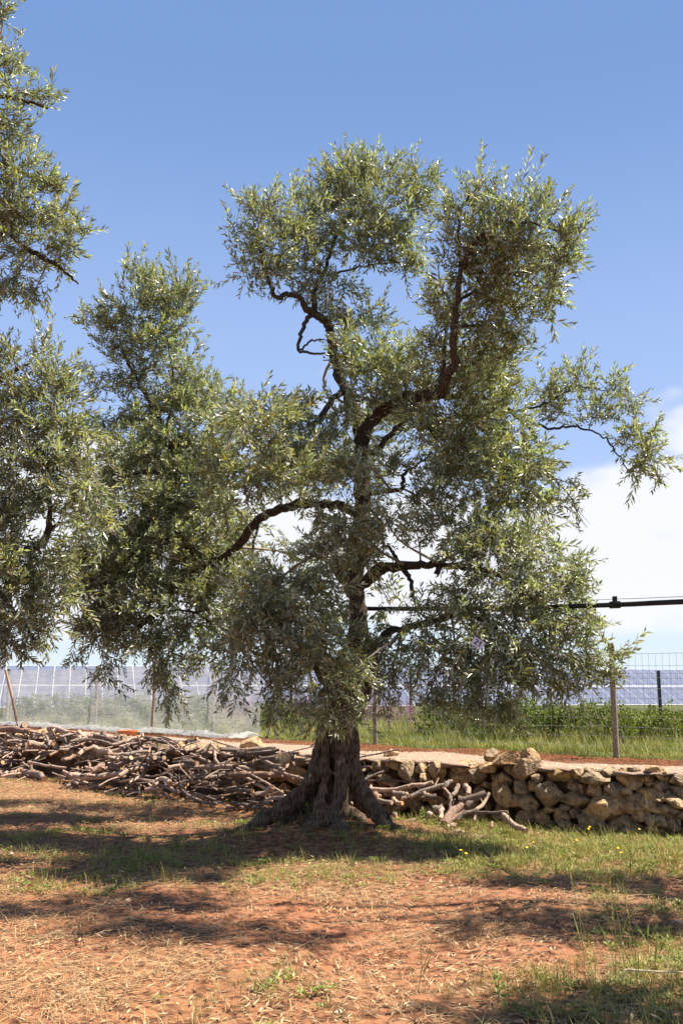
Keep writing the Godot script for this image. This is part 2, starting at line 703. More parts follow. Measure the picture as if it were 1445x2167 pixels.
const DENSITY := 700.0
const SPREAD := 1.14


# the trunk and its buttress roots: tapered capsules blended in a field, then surface nets
func net(bones: Array, lo: Vector3, hi: Vector3, cell: float, blend: float) -> ArrayMesh:
	var nx := int((hi.x - lo.x) / cell) + 1
	var ny := int((hi.y - lo.y) / cell) + 1
	var nz := int((hi.z - lo.z) / cell) + 1
	var f := PackedFloat32Array()
	f.resize(nx * ny * nz)
	f.fill(0.5)
	for b in bones:
		var p: Vector3 = b[0]
		var q: Vector3 = b[2]
		var ra: float = b[1]
		var rb: float = b[3]
		var reach := maxf(ra, rb) + 0.24
		var a0 := ((p.min(q) - Vector3.ONE * reach - lo) / cell).max(Vector3.ZERO)
		var a1 := ((p.max(q) + Vector3.ONE * reach - lo) / cell).min(Vector3(nx - 1, ny - 1, nz - 1))
		var pq := q - p
		var len2 := maxf(pq.length_squared(), 1e-6)
		for z in range(int(a0.z), int(a1.z) + 1):
			for y in range(int(a0.y), int(a1.y) + 1):
				var row := (z * ny + y) * nx
				for x in range(int(a0.x), int(a1.x) + 1):
					var w := lo + Vector3(x, y, z) * cell
					var t := clampf((w - p).dot(pq) / len2, 0.0, 1.0)
					var d := w.distance_to(p + pq * t) - lerpf(ra, rb, t)
					var e := f[row + x]
					var h := maxf(blend - absf(d - e), 0.0) / blend
					f[row + x] = minf(d, e) - h * h * blend * 0.25
	for z in nz:
		for y in ny:
			for x in nx:
				var k := (z * ny + y) * nx + x
				if absf(f[k]) < 0.12:
					var w := lo + Vector3(x, y, z) * cell
					f[k] += 0.075 * absf(fine.get_noise_3d(w.x * 20.0, w.y * 3.0, w.z * 20.0)) + 0.05 * broad.get_noise_3d(w.x * 14.0, w.y * 6.0, w.z * 14.0) - 0.012
	var index := {}
	var g := Geo.new()
	var sx := 1
	var sy := nx
	var sz := nx * ny
	for z in nz - 1:
		for y in ny - 1:
			for x in nx - 1:
				var k := z * sz + y * sy + x
				var corner := [f[k], f[k + sx], f[k + sy], f[k + sx + sy], f[k + sz], f[k + sx + sz], f[k + sy + sz], f[k + sx + sy + sz]]
				var inside := 0
				for c in 8:
					if corner[c] < 0:
						inside += 1
				if inside == 0 or inside == 8:
					continue
				var sum := Vector3.ZERO
				var n := 0
				for e in EDGES:
					var a: float = corner[e[0]]
					var b: float = corner[e[1]]
					if (a < 0) != (b < 0):
						var t := a / (a - b)
						var ca := Vector3(e[0] & 1, (e[0] >> 1) & 1, e[0] >> 2)
						var cb := Vector3(e[1] & 1, (e[1] >> 1) & 1, e[1] >> 2)
						sum += ca.lerp(cb, t)
						n += 1
				var grad := Vector3(corner[1] - corner[0] + corner[7] - corner[6], corner[2] - corner[0] + corner[7] - corner[5], corner[4] - corner[0] + corner[7] - corner[3]).normalized()
				index[k] = g.vert(lo + (Vector3(x, y, z) + sum / n) * cell, grad, Color.WHITE)
	for k in index:
		for ax in 3:
			var step: int = [sx, sy, sz][ax]
			var s1: int = [sy, sz, sx][ax]
			var s2: int = [sz, sx, sy][ax]
			var a := f[k]
			var b := f[k + step]
			if (a < 0) == (b < 0):
				continue
			if index.has(k - s1) and index.has(k - s2) and index.has(k - s1 - s2):
				var i0: int = index[k]
				var i1: int = index[k - s1]
				var i2: int = index[k - s1 - s2]
				var i3: int = index[k - s2]
				var facing := (g.v[i2] - g.v[i0]).cross(g.v[i1] - g.v[i0]).dot(g.n[i0])
				if facing < 0:
					g.i.append_array(PackedInt32Array([i0, i2, i1, i0, i3, i2]))
				else:
					g.i.append_array(PackedInt32Array([i0, i1, i2, i0, i2, i3]))
	return g.mesh()

const EDGES := [[0, 1], [2, 3], [4, 5], [6, 7], [0, 2], [1, 3], [4, 6], [5, 7], [0, 4], [1, 5], [2, 6], [3, 7]]


func chain(out: Array, pts: Array) -> void:
	for k in pts.size() - 1:
		out.append([pts[k][0], pts[k][1], pts[k + 1][0], pts[k + 1][1]])


func main_tree() -> void:
	var tree := olive_tree(Vector3(-0.085, 0, -11.8), "large gnarled olive tree with a spreading open crown in the middle of the grove", LIMBS, CLUMPS, true)
	var b := []
	chain(b, [[V(0.02, -0.1, -0.08), 0.22], [V(0.0, 0.35, -0.07), 0.175], [V(0.0, 0.7, -0.04), 0.18], [V(0.02, 1.1, 0), 0.225], [V(0.06, 1.5, 0), 0.225], [V(0.16, 1.8, 0), 0.205], [V(0.30, 2.1, 0), 0.13], [V(0.29, 2.5, 0), 0.105], [V(0.24, 2.85, 0), 0.115], [V(0.20, 3.05, 0), 0.12], [V(0.26, 3.35, 0), 0.09]])
	chain(b, [[V(0.16, 2.95, 0.02), 0.12], [V(0.0, 3.1, 0.1), 0.085]])
	chain(b, [[V(0.05, 1.75, 0.05), 0.13], [V(-0.15, 2.0, 0.15), 0.085]])
	chain(b, [[V(0.2, 1.95, 0.06), 0.1], [V(0.24, 2.26, 0.1), 0.075]])
	chain(b, [[V(0.22, 1.3, -0.02), 0.1], [V(0.40, 1.72, -0.02), 0.085], [V(0.44, 1.95, 0), 0.08], [V(0.40, 2.15, 0), 0.06]])
	chain(b, [[V(-0.13, 1.0, 0.05), 0.09], [V(-0.19, 0.68, 0.08), 0.11], [V(-0.40, 0.40, 0.16), 0.11], [V(-0.75, 0.17, 0.28), 0.085], [V(-1.2, -0.01, 0.40), 0.055]])
	chain(b, [[V(-0.13, 0.6, -0.1), 0.14], [V(-0.55, 0.15, -0.3), 0.10], [V(-0.95, -0.04, -0.5), 0.07]])
	chain(b, [[V(-0.10, 1.2, 0.17), 0.06], [V(-0.10, 0.66, 0.28), 0.06], [V(-0.15, 0.38, 0.46), 0.055], [V(-0.16, 0.22, 0.55), 0.07], [V(-0.30, 0.09, 0.66), 0.06], [V(-0.52, 0.0, 0.82), 0.045]])
	chain(b, [[V(0.06, 1.25, 0.18), 0.06], [V(0.08, 0.72, 0.29), 0.075], [V(0.05, 0.45, 0.40), 0.065], [V(0.01, 0.25, 0.54), 0.07], [V(0.07, 0.1, 0.64), 0.085], [V(0.2, 0.02, 0.85), 0.05]])
	chain(b, [[V(0.19, 1.25, 0.05), 0.085], [V(0.21, 0.74, 0.17), 0.095], [V(0.33, 0.44, 0.29), 0.092], [V(0.50, 0.23, 0.42), 0.085], [V(0.68, 0.09, 0.52), 0.07], [V(0.86, -0.02, 0.60), 0.045]])
	chain(b, [[V(0.16, 0.6, -0.1), 0.12], [V(0.45, 0.14, -0.3), 0.09], [V(0.7, -0.04, -0.5), 0.06]])
	chain(b, [[V(-0.20, 0.66, 0.16), 0.05], [V(-0.27, 0.60, 0.28), 0.07]])
	chain(b, [[V(-0.02, 0.3, 0.3), 0.05], [V(-0.12, 0.06, 0.5), 0.06]])
	chain(b, [[V(-0.22, 0.3, 0.02), 0.12], [V(-0.45, 0.1, 0.08), 0.10], [V(-0.8, -0.05, 0.18), 0.08]])
	chain(b, [[V(0.2, 0.2, 0.02), 0.10], [V(0.38, 0.03, 0.14), 0.08], [V(0.6, -0.06, 0.3), 0.07]])
	part("trunk", net(b, V(-1.6, -0.15, -0.8), V(1.3, 3.6, 1.1), 0.03, 0.055), M["trunk_bark"], tree)


# ---------------------------------------------------------------- cut logs
func cut_log(a: Vector3, b: Vector3, r: float, label: String, group: String, called := "cut_log") -> Node3D:
	var o := thing(called, label, "log", a, group)
	var d := b - a
	o.basis = along(d, rnd(0, TAU), 1.0)
	var l := d.length()
	var g := Geo.new()
	var pts := []
	var rad := []
	var bend := Vector3(rnd(-1, 1), 0, rnd(-1, 1)) * l * 0.09
	var n := 6
	var taper := rnd(0.78, 0.98)
	for k in n + 1:
		var t := float(k) / n
		pts.append(Vector3(0, l * t, 0) + bend * sin(PI * t) + Vector3(rnd(-1, 1), 0, rnd(-1, 1)) * (minf(r * 0.45, 0.014) if k > 0 and k < n else 0.0))
		rad.append(r * lerpf(1.0, taper, t) * (1.0 + rnd(-0.09, 0.12)))
	g.tube(pts, rad, 9, Color.WHITE, fine, 0.3)
	if l > 0.3 and rng.randf() < 0.55:
		var k := rng.randi_range(2, 4)
		var ang := rnd(0, TAU)
		var out := Vector3(cos(ang), rnd(0.3, 0.9), sin(ang)).normalized()
		g.tube([pts[k], pts[k] + out * r * 1.6, pts[k] + out * r * rnd(2.2, 6.0)], [r * 0.5, r * 0.42, r * 0.36], 6, Color.WHITE, fine, 0.3)
	part("bark", g.mesh(), M["log_bark%d" % (rng.randi() % 5)], o)
	for end in 2:
		var c: Vector3 = pts[0] if end == 0 else pts[n]
		var out: Vector3 = ((pts[0] - pts[1]) if end == 0 else (pts[n] - pts[n - 1])).normalized()
		var s := out.cross(Vector3(0.3, 0.1, 0.9)).normalized()
		var u := s.cross(out)
		var rr: float = rad[0] if end == 0 else rad[n]
		var cg := Geo.new()
		var fresh := rng.randf()
		var wood := Color(0.50, 0.27, 0.115).lerp(Color(0.42, 0.31, 0.22), fresh)
		var pith := Color(0.33, 0.17, 0.07).lerp(Color(0.28, 0.19, 0.13), fresh)
		var off := (s * rnd(-1, 1) + u * rnd(-1, 1)) * rr * 0.15
		var rings := [[0.0, pith], [0.35, pith.lerp(wood, 0.6)], [0.42, wood], [0.8, wood * 1.08], [0.93, wood * 0.9]]
		for k in 10:
			var a0 := TAU * k / 10.0
			var a1 := TAU * (k + 1) / 10.0
			for j in 4:
				var i0: float = rings[j][0] * rr
				var i1: float = rings[j + 1][0] * rr
				var p0: Vector3 = c + out * 0.004 + off * (1.0 - rings[j][0])
				var p1: Vector3 = c + out * 0.004 + off * (1.0 - rings[j + 1][0])
				var e0 := s * cos(a0) + u * sin(a0)
				var e1 := s * cos(a1) + u * sin(a1)
				cg.quad(p0 + e0 * i0, p1 + e0 * i1, p1 + e1 * i1, p0 + e1 * i0, rings[j + 1][1])
		part("cut_end", cg.mesh(), M["cut_wood"], o)
	return o


func woodpiles() -> void:
	var rind := noise_picture(512, 0.02, FastNoiseLite.TYPE_SIMPLEX, [Color(0.5, 0.44, 0.40), Color(0.85, 0.8, 0.77), Color(1, 0.97, 0.94)], [0.2, 0.5, 0.8], 5)
	var crack := ridged(512, 0.02)
	for k in 5:
		surface("log_bark%d" % k, [lin(0.46, 0.38, 0.335), lin(0.20, 0.172, 0.16), lin(0.56, 0.465, 0.41), lin(0.32, 0.288, 0.27), lin(0.35, 0.26, 0.215)][k], 0.9, rind, Vector3(7, 2, 7), crack, 0.3)
	surface("cut_wood", Color.WHITE, 0.85, null, Vector3.ONE, null, 0.0, true)
	for q in LOGS:
		cut_log(q[0], q[1], q[2], q[3], "cut olive logs in the small pile right of the trunk")
	var lists := []
	for k in 345:
		var s: float
		var far := k < 180
		s = rnd(7.3, 13.6) if far else rnd(4.3, 8.2)
		if k >= 312:
			s = rnd(2.6, 4.6)
		var base := wall_at(s)
		var out := wall_out(s)
		var wd := wall_dir(s)
		var deep := 1.0 if far else 0.85
		var top := 0.72 if far else 0.66
		var d := rnd(-0.25, deep) if far else rnd(0.0, deep)
		var h := top * (1.0 - pow(maxf(d, 0.0) / (deep + 0.1), 1.5)) - absf(rnd(-1, 1)) * rnd(0.0, 0.36)
		var r := (0.013 + 0.038 * pow(rng.randf(), 1.5)) if far else (0.010 + 0.030 * pow(rng.randf(), 1.6))
		if rng.randf() < 0.3:
			r = rnd(0.007, 0.014)
		if far and rng.randf() < 0.045:
			r = rnd(0.05, 0.078)
		h = maxf(h, r * 0.8)
		if d < 0.1:
			h = maxf(h, TERRACE + r * 0.6 + rnd(0, 0.06))
		var dir: Vector3
		var across := rng.randf() < (0.45 if far else 0.3)
		var l := rnd(0.45, 1.0) if far else rnd(0.4, 1.15)
		if across:
			dir = (out * 1.0 + wd * rnd(-0.9, 0.6) + Vector3(0, rnd(-0.35, 0.12), 0)).normalized()
			l *= 0.7
		else:
			dir = (wd * (1.0 if rng.randf() < 0.5 else -1.0) + out * rnd(-0.55, 0.7) + Vector3(0, rnd(-0.32, 0.32), 0)).normalized()
		var mid := base + out * d + Vector3(0, h, 0)
		var a := mid - dir * l * 0.5
		var b := mid + dir * l * 0.5
		for e in 2:
			var p := a if e == 0 else b
			var floor_y := (TERRACE + 0.02 if p.z < wall_z(p.x) - 0.05 else 0.0) + r * 0.7
			p.y = maxf(p.y, floor_y)
			if e == 0:
				a = p
			else:
				b = p
		lists.append([a, b, r, across, far, s, d])
	lists.sort_custom(func(p, q): return p[5] > q[5])
	var used := {}
	var ordinal := ["", "second ", "third ", "fourth ", "fifth ", "sixth ", "seventh ", "eighth ", "ninth ", "tenth ", "eleventh ", "twelfth ", "thirteenth ", "fourteenth ", "fifteenth ", "sixteenth ", "seventeenth ", "eighteenth ", "nineteenth ", "twentieth "]
	for q in lists:
		var size: String = "thick" if q[2] > 0.062 else ("medium" if q[2] > 0.036 else "thin")
		var lean: float = (q[1].y - q[0].y) * signf(q[1].x - q[0].x)
		var how: String = "end-on" if q[3] else ("level" if absf(lean) < 0.05 else ("rising right" if lean > 0 else "rising left"))
		var layer: String = "on top of" if q[6] < 0.25 else ("midway down" if q[6] < 0.6 else "at the foot of")
		var place: String = "the sunlit left-edge pile" if q[5] > 10.6 else ("the sunlit pile below the bowl" if q[5] > 8.4 else ("the shaded middle pile" if q[5] > 5.6 else "the brushwood behind the trunk"))
		var key: String = size + how + layer + place
		used[key] = used.get(key, 0) + 1
		var nth: int = used[key]
		var first: String = "leftmost " if nth == 1 else ordinal[mini(nth - 1, 19)]
		cut_log(q[0], q[1], q[2], "%s%s log %s %s %s" % [first, size, how, layer, place], "cut olive logs in the long pile against the wall")


# ---------------------------------------------------------------- fences, panels, pipe
func fences() -> void:
	surface("wire", lin(0.30, 0.31, 0.30), 0.5).metallic = 0.6
	surface("dark_wire", lin(0.05, 0.06, 0.06), 0.6)
	var grain := noise_picture(256, 0.03, FastNoiseLite.TYPE_SIMPLEX, [Color(0.6, 0.55, 0.5), Color(1, 1, 1)], [0.3, 0.7], 5)
	surface("grey_wood", lin(0.40, 0.37, 0.33), 0.85, grain, Vector3(12, 2, 12))
	surface("pink_wood", lin(0.50, 0.38, 0.31), 0.85, grain, Vector3(12, 2, 12))
	surface("rust", lin(0.16, 0.105, 0.085), 0.8, grain, Vector3(6, 6, 6))
	var f := thing("wire_fence", "welded wire mesh fence on grey posts along the gravel path", "fence")
	var a := Vector3(3.765, TERRACE, -14.0)
	var dir := Vector3(-1, 0, -1.038).normalized()
	for t in [-4.6, 0.0, 4.6, 9.2, 13.8, 18.4]:
		var p: Vector3 = a + dir * t
		var g := Geo.new()
		var tall := 1.58 if t < 8.0 else 1.5
		g.tube([p + V(0, -0.2, 0), p + V(0.005, 0.7, 0), p + V(0.0, tall - 0.12, 0)], [0.042, 0.04, 0.039], 10, Color.WHITE, fine, 0.15)
		var post := part("post", g.mesh(), M["grey_wood"], f)
		g = Geo.new()
		g.tube([p + V(0, tall - 0.13, 0), p + V(0, tall - 0.06, 0), p + V(-0.01, tall - 0.01, 0)], [0.041, 0.043, 0.038], 10, Color.WHITE, fine, 0.2)
		part("post_top", g.mesh(), M["rust"], post)
	for bay in 5:
		var t0 := -4.6 + 4.6 * bay
		var g := Geo.new()
		var n := 46
		var rows := [0.04, 0.17, 0.30, 0.43, 0.56, 0.69, 0.82, 0.95, 1.10, 1.26, 1.42]
		for h in rows:
			var pts := []
			var rr := []
			for k in 13:
				var p := a + dir * (t0 + 4.6 * k / 12.0) + Vector3(0, h + fine.get_noise_2d(k * 9.0 + bay * 40.0, h * 3.0) * 0.02 - 0.02 * sin(PI * k / 12.0), 0.045)
				pts.append(p)
				rr.append(0.0022 if h < 1.4 else 0.0028)
			g.tube(pts, rr, 4)
		for k in n:
			var p := a + dir * (t0 + 4.6 * (k + 0.5) / n) + Vector3(0, 0, 0.045)
			var sway := dir * fine.get_noise_1d(k * 3.0 + bay * 77.0) * 0.03
			g.tube([p + V(0, 0.03, 0), p + V(0, 0.8, 0) + sway, p + V(0, 1.41, 0) + sway * 0.4], [0.0019, 0.0019, 0.0019], 4)
		part("wire_mesh", g.mesh(), M["wire"], f).set_meta("kind", "stuff")
	# poles that prop the netting
	var props := [[V(-4.1, 0, -21.95), V(-4.08, 1.62, -21.98), 0.035, "pink_wood", "pinkish bare pole propping the white netting in the middle"], [V(-8.3, 0, -26.1), V(-8.75, 1.45, -26.2), 0.045, "pink_wood", "pinkish pole leaning left against the netting beside the rusty gate"], [V(-9.25, 0, -27.0), V(-9.2, 1.75, -27.05), 0.045, "grey_wood", "brown upright pole between the leaning pole and the rusty gate"]]
	for q in props:
		var g := Geo.new()
		var up := V(0, TERRACE, 0)
		g.tube([q[0] + up, q[0].lerp(q[1], 0.5) + up + V(0.015, 0, 0), q[1] + up], [q[2], q[2] * 0.95, q[2] * 0.85], 8, Color.WHITE, fine, 0.25)
		tag(part("wooden_pole", g.mesh(), M[q[3]]), q[4], "pole", "poles propping the netting")
	var gate := thing("metal_gate", "rusty brown metal gate of bars at the photo's left edge behind the netting", "gate", V(-9.55, TERRACE, -27.45))
	for k in 3:
		var g := Geo.new()
		g.box(V(-0.04, 0, -0.03) + V(-1.35 * k, 0, 1.2 * 0.0 - 1.35 * k), V(0.04, 1.75 - 0.1 * k, 0.03) + V(-1.35 * k, 0, -1.35 * k))
		part("gate_post", g.mesh(), M["rust"], gate)
	for h in [0.12, 0.72, 1.55]:
		var g := Geo.new()
		g.bar(V(0, h, 0), V(-2.7, h, -2.7), 0.028, 6)
		part("rail", g.mesh(), M["rust"], gate)
	for k in 9:
		var g := Geo.new()
		var p := V(-0.27 * (k + 1), 0.12, -0.27 * (k + 1))
		g.bar(p, p + V(0, 1.43, 0), 0.011, 6)
		part("bar", g.mesh(), M["rust"], gate)
	# netting hung on the fence, its foot bunched up on the path
	var weave := noise_picture(1024, 0.02, FastNoiseLite.TYPE_SIMPLEX, [Color(1, 1, 1, 0.30), Color(1, 1, 1, 0.48), Color(1, 1, 1, 0.75)], [0.25, 0.5, 0.85], 6)
	var nm := surface("netting", lin(0.68, 0.69, 0.68), 0.9, weave, Vector3(0.35, 1.1, 0.35))
	nm.transparency = BaseMaterial3D.TRANSPARENCY_ALPHA
	nm.backlight_enabled = true
	nm.backlight = Color(0.8, 0.8, 0.8)
	var shade := thing("white_netting", "sheer white netting hung over the fence with its hem bunched on the path", "netting")
	var g := Geo.new()
	var pts := []
	var cols := PackedColorArray()
	var n := 150
	for r in 15:
		for k in n + 1:
			var x := -1.55 - 10.0 * k / n
			var top := lerpf(1.2, 1.42, smoothstep(0.0, 0.12, float(k) / n))
			var h := top * r / 14.0
			var bag := 0.10 + 0.05 * fine.get_noise_2d(x * 6.0, h * 9.0) + 0.06 * broad.get_noise_2d(x * 6.0, h * 5.0)
			pts.append(V(x + (0.05 * fine.get_noise_1d(h * 40.0) if k == 0 else 0.0), TERRACE + 0.02 + h, fence_z(x) + bag + 0.10 * (1.0 - float(r) / 14.0)))
			cols.append(Color.WHITE)
	g.grid(15, n + 1, pts, cols)
	part("net_sheet", g.mesh(), nm, shade)
	for layer in 1:
		g = Geo.new()
		pts = []
		cols = PackedColorArray()
		for r in 9:
			for k in n + 1:
				var x := -1.5 - 10.0 * k / n
				var t := r / 8.0
				var reach := 0.42 + 0.2 * broad.get_noise_1d(x * 9.0 + layer * 60.0)
				var y := 0.02 + 0.10 * sin(PI * t) * (0.6 + 0.9 * absf(broad.get_noise_1d(x * 12.0 + 7.0 + layer * 33.0))) + 0.07 * absf(fine.get_noise_2d(x * 14.0 + layer * 50.0, t * 30.0))
				pts.append(V(x - t * 0.3, high_y(x, fence_z(x)) + y, fence_z(x) + 0.14 + reach * t))
				cols.append(Color.WHITE)
		g.grid(9, n + 1, pts, cols)
		part("bunched_hem", g.mesh(), nm, shade)

	# the finer dark fence in front of the solar field
	var d := thing("dark_fence", "fine dark mesh fence on black posts in front of the solar panels", "fence")
	var p0 := V(7.8, 0.5, -22.0)
	var e := V(-1, 0, -0.12).normalized()
	for k in 4:
		var p: Vector3 = p0 + e * (0.85 + 2.72 * k)
		g = Geo.new()
		g.box(p - V(0.03, 0, 0.03), p + V(0.03, 1.53, 0.03))
		part("post", g.mesh(), M["dark_wire"], d)
	g = Geo.new()
	for k in 13:
		g.bar(p0 + V(0, 0.15 + 0.11 * k, 0.04), p0 + e * 10.3 + V(0, 0.15 + 0.11 * k, 0.04), 0.0022, 4)
	for k in 103:
		var p: Vector3 = p0 + e * (0.1 * k) + V(0, 0, 0.042)
		g.bar(p + V(0, 0.1, 0), p + V(0, 1.5, 0), 0.0022, 4)
	part("wire_mesh", g.mesh(), M["dark_wire"], d).set_meta("kind", "stuff")


func solar() -> void:
	var cells := surface("cells", lin(0.125, 0.14, 0.20), 0.1)
	cells.metallic_specular = 0.6
	surface("white_frame", lin(0.55, 0.56, 0.58), 0.5)
	surface("steel", lin(0.25, 0.25, 0.26), 0.5)
	var arr := thing("solar_array", "long tilted array of blue solar panels in white frames beyond the meadow", "solar panels", V(0, 0, 0))
	var turn := deg_to_rad(15.0)
	var a := V(cos(turn), 0, -sin(turn))
	var h := V(-sin(turn), 0, -cos(turn))
	var up := (h * cos(deg_to_rad(25.0)) + Vector3.UP * sin(deg_to_rad(25.0)))
	var nrm := up.cross(-a).normalized()
	if nrm.y < 0:
		nrm = -nrm
	var b0 := V(11.3, 1.12, -35.0)
	var g := Geo.new()
	g.box(V(0.0, 0, -0.03), V(0.485, 1.49, 0.0))
	var frame := g.mesh()
	g = Geo.new()
	g.box(V(0.011, 0.03, -0.002), V(0.474, 1.46, 0.006))
	var face := g.mesh()
	for k in 70:
		for row in 2:
			var o := part("solar_panel", frame, M["white_frame"], arr)
			part("glass_face", face, cells, o)
			o.transform = Transform3D(Basis(a, up, nrm), b0 + a * (4.0 - 0.49 * k) + up * (1.53 * row))
	for k in 9:
		for s in 2:
			var p := b0 + a * (3.5 - 4.0 * k) + up * (0.4 + 2.1 * s) - nrm * 0.06
			g = Geo.new()
			g.bar(V(p.x, 0.5, p.z), p, 0.05, 8)
			part("leg", g.mesh(), M["steel"], arr)
	for s in 3:
		g = Geo.new()
		var p := b0 + up * (0.35 + 1.15 * s) - nrm * 0.07
		g.bar(p + a * 4.4, p - a * 30.0, 0.03, 6)
		part("rail", g.mesh(), M["steel"], arr)


func pipe() -> void:
	surface("black_plastic", lin(0.018, 0.018, 0.02), 0.45)
	var o := thing("irrigation_pipe", "black irrigation pipe slung level from the olive trunk past the fence post", "pipe")
	var g := Geo.new()
	var p := [V(7.2, 2.33, -5.6), V(5.0, 2.36, -7.6), V(3.16, 2.41, -9.2), V(2.75, 2.45, -10.0), V(1.6, 2.50, -11.1), V(0.13, 2.57, -11.95)]
	g.tube(smooth(p, 4), range(21).map(func(_k): return 0.026), 10)
	part("tube", g.mesh(), M["black_plastic"], o)
	g = Geo.new()
	var c := V(2.75, 2.45, -10.0)
	var d := V(0.41, -0.04, 0.8).normalized()
	g.tube([c - d * 0.06, c + d * 0.06], [0.038, 0.038], 10)
	g.box(c + V(-0.02, 0.03, -0.02), c + V(0.02, 0.085, 0.02))
	part("coupling", g.mesh(), M["black_plastic"], o)
	g = Geo.new()
	g.tube(smooth([V(7.2, 2.36, -5.6), V(3.16, 2.46, -9.22), V(2.75, 2.51, -10.02), V(1.6, 2.54, -11.15), V(0.36, 2.6, -12.1)], 4), range(17).map(func(_k): return 0.003), 5)
	part("hanging_wire", g.mesh(), M["wire"], o)


# ---------------------------------------------------------------- small things
func number_tag() -> void:
	surface("tag_plate", lin(0.62, 0.60, 0.68), 0.5)
	surface("tag_ink", lin(0.02, 0.02, 0.035), 0.6)
	var o := thing("number_tag", "small white plastic tag numbered 21 hanging tilted among the leaves", "tag", TAG_AT)
	o.rotation = Vector3(-0.12, -0.25, deg_to_rad(-33.0))
	var g := Geo.new()
	g.box(V(-0.062, -0.042, -0.003), V(0.062, 0.042, 0.0))
	part("plate", g.mesh(), M["tag_plate"], o)
	var t := TextMesh.new()
	t.text = "21"
	var f := SystemFont.new()
	f.font_names = PackedStringArray(["Droid Sans"])
	f.font_weight = 700
	t.font = f
	t.font_size = 48
	t.pixel_size = 0.0016
	t.depth = 0.002
	part("number", t, M["tag_ink"], o).position = V(0, 0, 0.002)
	g = Geo.new()
	g.tube([V(-0.06, 0.045, 0), V(-0.075, 0.12, -0.01), V(-0.06, 0.24, -0.03)], [0.0015, 0.0015, 0.0015], 4)
	part("string", g.mesh(), M["tag_plate"], o)


func bowl() -> void:
	surface("terracotta", lin(0.50, 0.17, 0.075), 0.8)
	var prof := [[0.0, 0.02], [0.13, 0.015], [0.135, 0.0], [0.19, 0.10], [0.215, 0.105], [0.215, 0.125], [0.185, 0.125], [0.14, 0.04], [0.0, 0.035]]
	var g := Geo.new()
	for k in 28:
		var a0 := TAU * k / 28.0
		var a1 := TAU * (k + 1) / 28.0
		for j in prof.size() - 1:
			var q0 := V(cos(a0) * prof[j][0], prof[j][1], sin(a0) * prof[j][0])
			var q1 := V(cos(a0) * prof[j + 1][0], prof[j + 1][1], sin(a0) * prof[j + 1][0])
			var q2 := V(cos(a1) * prof[j + 1][0], prof[j + 1][1], sin(a1) * prof[j + 1][0])
			var q3 := V(cos(a1) * prof[j][0], prof[j][1], sin(a1) * prof[j][0])
			g.quad(q0, q1, q2, q3)
	var o := part("clay_bowl", g.mesh(), M["terracotta"])
	o.position = V(-4.15, TERRACE + 0.03, -19.75)
	tag(o, "shallow orange terracotta bowl standing on the path above the long woodpile", "bowl")


func blades(n: int, tall: float, spread: float, wide: float, lean: float, c0: Color, c1: Color) -> ArrayMesh:
	var g := Geo.new()
	for k in n:
		var a := rnd(0, TAU)
		var root := V(rnd(-1, 1), 0, rnd(-1, 1)) * spread
		var h := tall * rnd(0.45, 1.1)
		var out := V(cos(a), 0, sin(a)) * h * lean * rnd(0.2, 1.2)
		var s := V(-sin(a), 0, cos(a)) * wide * 0.5
		var col := c0.lerp(c1, rng.randf())
		var mid := root + out * 0.35 + V(0, h * 0.6, 0)
		var tip := root + out + V(0, h, 0)
		g.tri(root - s, root + s, mid + s * 0.8, col)
		g.tri(root - s, mid + s * 0.8, mid - s * 0.8, col)
		g.tri(mid - s * 0.8, mid + s * 0.8, tip, col)
	return g.mesh()


func rosette(n: int, size: float) -> ArrayMesh:
	# small round-leaved weed
	var g := Geo.new()
	for k in n:
		var a := rnd(0, TAU)
		var out := V(cos(a), rnd(0.1, 0.9), sin(a))
		leaf(g, V(rnd(-1, 1) * 0.05, rnd(0.005, 0.035), rnd(-1, 1) * 0.05), out, V(-cos(a), 1.5, -sin(a)), size * rnd(0.4, 0.9), size * rnd(0.2, 0.4), Color(0.13, 0.18, 0.05).lerp(Color(0.26, 0.28, 0.10), rng.randf()))
	return g.mesh()


func straws(n: int, length: float, spread: float, c0: Color, c1: Color) -> ArrayMesh:
	var g := Geo.new()
	for k in n:
		var a := rnd(0, TAU)
		var d := V(cos(a), rnd(-0.05, 0.22), sin(a)) * length * rnd(0.3, 1.0)
		var p := V(rnd(-1, 1) * spread, rnd(0.003, 0.02), rnd(-1, 1) * spread)
		var w := rnd(0.0011, 0.0024)
		var col := c0.lerp(c1, rng.randf())
		g.tube([p, p + d * 0.5 + V(0, rnd(-0.005, 0.012), 0), p + d], [w, w, w * 0.6], 3, col)
	return g.mesh()


